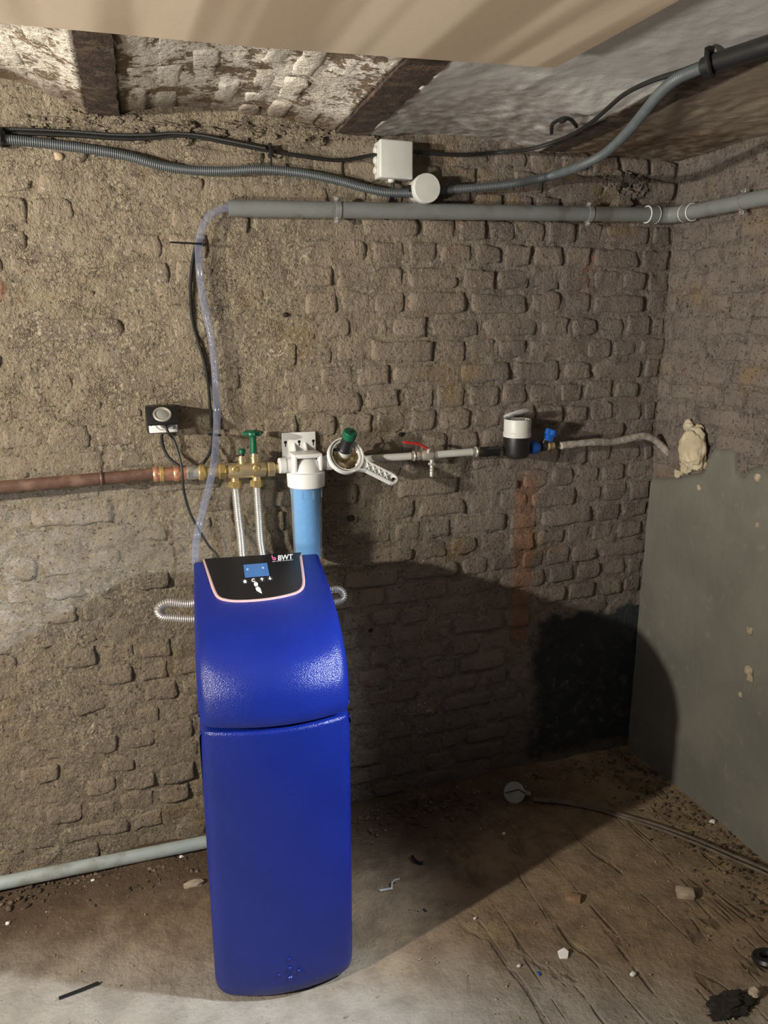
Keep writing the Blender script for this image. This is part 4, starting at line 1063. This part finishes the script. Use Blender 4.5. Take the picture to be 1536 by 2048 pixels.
t = wp(2, 274, .022)
mb = MB().torus(t, XA, .019, .004, 20, 6); mb.box(t+Vector((0, -.012, 0)), (.012, .010, .034), .002); mb.tube([t+YA*.01, t+YA*.03], .005, 8)
o = mb.build('conduit_clamp', M['black']); tag(o, 'black clamp round conduit and cables at the left edge', 'clamp')
# empty strap clamp left on the vault
pz = 1.945
k_ = [at_z(1103, 266, pz), at_z(1104, 250, pz), at_z(1112, 243, pz-.004), at_z(1126, 237, pz-.006), at_z(1140, 238, pz-.005), at_z(1150, 248, pz), at_z(1153, 253, pz)]
mb = MB().tube(crv(k_, 5), .0045, 8); mb.box(k_[3]+Vector((0, 0, -.004)), (.010, .018, .010), .002)
o = mb.build('strap_clamp', M['black']); tag(o, 'empty black strap clamp left on the vault above the wall', 'clamp')

# ------------------------------------------------------------------ grey pipe on the floor at left
pz = .026
g0, g1 = at_z(0, 1742, pz), at_z(408, 1681, pz)
gd = (g1-g0).normalized(); g0_ = g0-gd*.6; g1_ = g1+gd*.10
for g in (g0_, g1_): g.y = min(g.y, WALL_Y-.028)
o = MB().tube([g0_, g0_.lerp(g1_, .5), g1_], .0185, 22).build('floor_pipe', M['pvc_light']); tag(o, 'pale grey plastic pipe lying on the floor along the wall', 'pipe')

# ------------------------------------------------------------------ things lying on the floor
def fl(px, py, z=.0): return at_z(px, py, z)
# round disc fitting with a short arm
dc = fl(1028, 1602)+Vector((0, 0, .030)); dn = Vector((-.35, -.85, .42)).normalized()
df = thing('round_fitting', 'round grey disc-shaped fitting lying in the dark by the back wall', 'fitting', dc-ZA*.03)
MB().lathe(dc+dn*-.008, dn, [(0, .030), (.002, .034), (.010, .034), (.013, .030), (.014, .0)], 32).build('disc', M['discgrey'], df)
u_, w_, _ = frame(dn)
MB().tube([dc+u_*-.034+dn*.008, dc+u_*-.012+w_*.012+dn*.010, dc+u_*.03+dn*.008], .0016, 6).build('wire', M['soot'], df)
MB().tube([dc+Vector((.030, 0, -.004)), dc+Vector((.055, -.002, -.016))], [.009, .007], 10).build('arm', M['discgrey'], df)
oc = thing('old_cable', 'old brown twin cable lying across the floor from the right edge', 'cable', fl(1536, 1740))
for dx in (0, 1):
    pts = [fl(1068, 1597+dx*3, .012), fl(1120, 1602+dx*3, .010), fl(1180, 1612+dx*4, .009), fl(1250, 1631+dx*5, .009), fl(1320, 1652+dx*7, .009), fl(1400, 1682+dx*8, .010), fl(1470, 1712+dx*9, .012), fl(1536, 1740+dx*10, .014), fl(1640, 1790+dx*12, .015)]
    MB().tube(crv(pts, 6), .0055-.001*dx, 8).build('strand', M['oldcable'], oc)
def stone(px, py, size, mat, name, label, cat, rot=0, bev=.003, seed=1, group=None):
    p = fl(px, py); mr = Matrix.Rotation(rot, 3, 'Z') @ Matrix.Rotation(R(6), 3, 'X')
    mb_ = MB().box((p.x, p.y, size[2]*.5-.001), size, bev, mr, 2)
    V = np.array(mb_.v); nn = fbm(V[:, 0]*80, V[:, 1]*80, V[:, 2]*80+seed, 2)*.0025
    mb_.v = [tuple(v+n_) for v, n_ in zip(V, np.stack([nn, -nn, nn*.4], 1))]
    return tag(mb_.build(name, mat, ang=40), label, cat, group)
stone(1370, 1792, (.046, .030, .020), M['stone'], 'stone_block', 'pale rectangular stone chip on the floor near the right wall', 'stone', R(-30))
stone(1146, 1800, (.040, .024, .014), M['wood'], 'wood_offcut', 'small brown wood offcut lying on the floor right of centre', 'wood', R(-35), .002)
stone(52, 1757, (.030, .022, .018), M['brickred'], 'brick_fragment', 'orange brick fragment under the floor pipe at left', 'brick', R(15), .004)
p = fl(388, 1772); mb = MB().blob((p.x, p.y, .008), (.028, .013, .009), 5, .25, 3)
tag(mb.build('stone_flake', M['stone'], ang=50), 'flat oval yellowish stone flake left of the softener', 'stone')
p = fl(1126, 1908); mb = MB()
mb.prism([fl(1117, 1912, .004), fl(1136, 1914, .004), fl(1137, 1903, .010), fl(1128, 1896, .014), fl(1115, 1903, .008)], (0, 0, .0012)); mb.prism([fl(1117, 1912, .004), fl(1136, 1914, .004), fl(1134, 1919, -.001), fl(1120, 1919, -.001)], (0, 0, .0012))
tag(mb.build('paper_scrap', M['paper'], smooth=False), 'folded white paper scrap on the floor right of the softener', 'paper')
mb = MB().tube([fl(118, 1997, .004), fl(160, 1981, .005), fl(197, 1966, .004)], .0042, 6)
tag(mb.build('plastic_strip', M['black']), 'short straight black plastic strip on the floor at lower left', 'strip')
mb = MB().tube(crv([fl(760, 1782, .005), fl(782, 1776, .006), fl(784, 1766, .012), fl(790, 1760, .018), fl(799, 1758, .02)], 5), .0018, 6); mb.tube([fl(758, 1781, .004), fl(785, 1777, .004)], .0026, 6)
tag(mb.build('cable_tie', M['tie_clear']), 'curled white cable tie on the shaded floor by the softener', 'cable tie')
mb = MB().tube(crv([fl(824, 1712, .008), fl(830, 1720, .008), fl(838, 1725, .006), fl(846, 1726, .005)], 4), .0045, 6)
tag(mb.build('black_offcut', M['black']), 'small curved black offcut in the shadow right of the softener', 'offcut')
p = fl(1535, 1925); tag(MB().torus((p.x, p.y, .012), (0, .3, 1), .026, .011, 24, 8).build('rubber_ring', M['black']), 'black rubber ring at the lower right edge', 'ring')
p = fl(1508, 1992); tag(MB().blob((p.x, p.y, .010), (.014, .012, .012), 8, .25, 3).build('pebble', M['stone'], ang=50), 'rounded pale pebble at the lower right corner', 'stone')
p = fl(1462, 2012); mb = MB().blob((p.x, p.y, .004), (.050, .026, .010), 14, .5, 4, 3.0); mb.blob((p.x-.035, p.y-.012, .002), (.03, .012, .005), 15, .5, 3, 3.0)
tag(mb.build('dark_rag', M['soot'], ang=60), 'dark crumpled rag lying on the floor at lower right', 'rag')
tag(MB().tube([fl(1076, 1944, .003), fl(1080, 1951, .003)], .0028, 6).build('blue_bit', M['bluecap']), 'tiny blue plastic bit on the floor near the paper scrap', 'plastic bit')
tag(MB().tube([fl(848, 1817, .003), fl(853, 1822, .003)], .0022, 6).build('blue_bit', M['conduit']), 'tiny pale wire bit on the shaded floor right of softener', 'plastic bit')
chips = [((1038, 1933), .006, 'white plaster chip below the paper scrap'), ((950, 1838), .005, 'white plaster chip just outside the softener shadow edge'), ((1425, 1645), .010, 'white plaster chip at the foot of the right wall'), ((16, 1848), .006, 'white plaster chip at the left edge of the floor'), ((186, 1762), .006, 'white plaster chip in the dark dirt below the floor pipe'),
         ((1008, 1668), .006, 'white plaster chip in the dark shadow by the back wall'), ((1266, 1950), .008, 'pale plaster chip on the bare floor at lower right'), ((363, 1715), .007, 'white plaster chip below the floor pipe beside the softener')]
for k, ((px, py), s, lb) in enumerate(chips):
    p = fl(px, py); o = MB().blob((p.x, p.y, s*.4), (s, s*.7, s*.6), k+40, .3, 2).build('plaster_chip', M['paper'], ang=50); tag(o, lb, 'chip', 'plaster chips on the floor')
# loose grit: dark rubble along the walls and pale crumbs
rng = random.Random(12)
mb = MB()
ICO = bmesh.new(); bmesh.ops.create_icosphere(ICO, subdivisions=1, radius=1)
ICO.verts.index_update(); iv = [v.co.copy() for v in ICO.verts]; fi = [[v.index for v in f.verts] for f in ICO.faces]; ICO.free()
def grit(mb, x, y, s):
    ax_ = [s*rng.uniform(.6, 1.4) for _ in range(3)]; a = rng.uniform(0, PI)
    mb.faces([(x+(v.x*math.cos(a)-v.y*math.sin(a))*ax_[0]*rng.uniform(.8, 1.2), y+(v.x*math.sin(a)+v.y*math.cos(a))*ax_[1], .002+v.z*ax_[2]*.6) for v in iv], fi)
for k in range(1500):
    x = rng.uniform(-.6, RIGHT_X-.03); y = WALL_Y-abs(rng.gauss(0, .07))-.005
    grit(mb, x, y, rng.choice([.002, .003, .004, .005, .007]))
for k in range(900):
    y = rng.uniform(.9, 1.95); x = RIGHT_X-.025-abs(rng.gauss(0, .10)); grit(mb, x, y, rng.choice([.0018, .002, .003, .006]))
o = mb.build('rubble', M['dirt'], floor, ang=60, recalc=False); o['kind'] = 'stuff'
mb = MB()
for k in range(700):
    x = rng.uniform(-.6, 1.65); y = rng.uniform(1.0, 2.0); grit(mb, x, y, rng.choice([.001, .0012, .0015, .002, .0028]))
o = mb.build('grit', M['crumb'], floor, ang=60, recalc=False); o['kind'] = 'stuff'
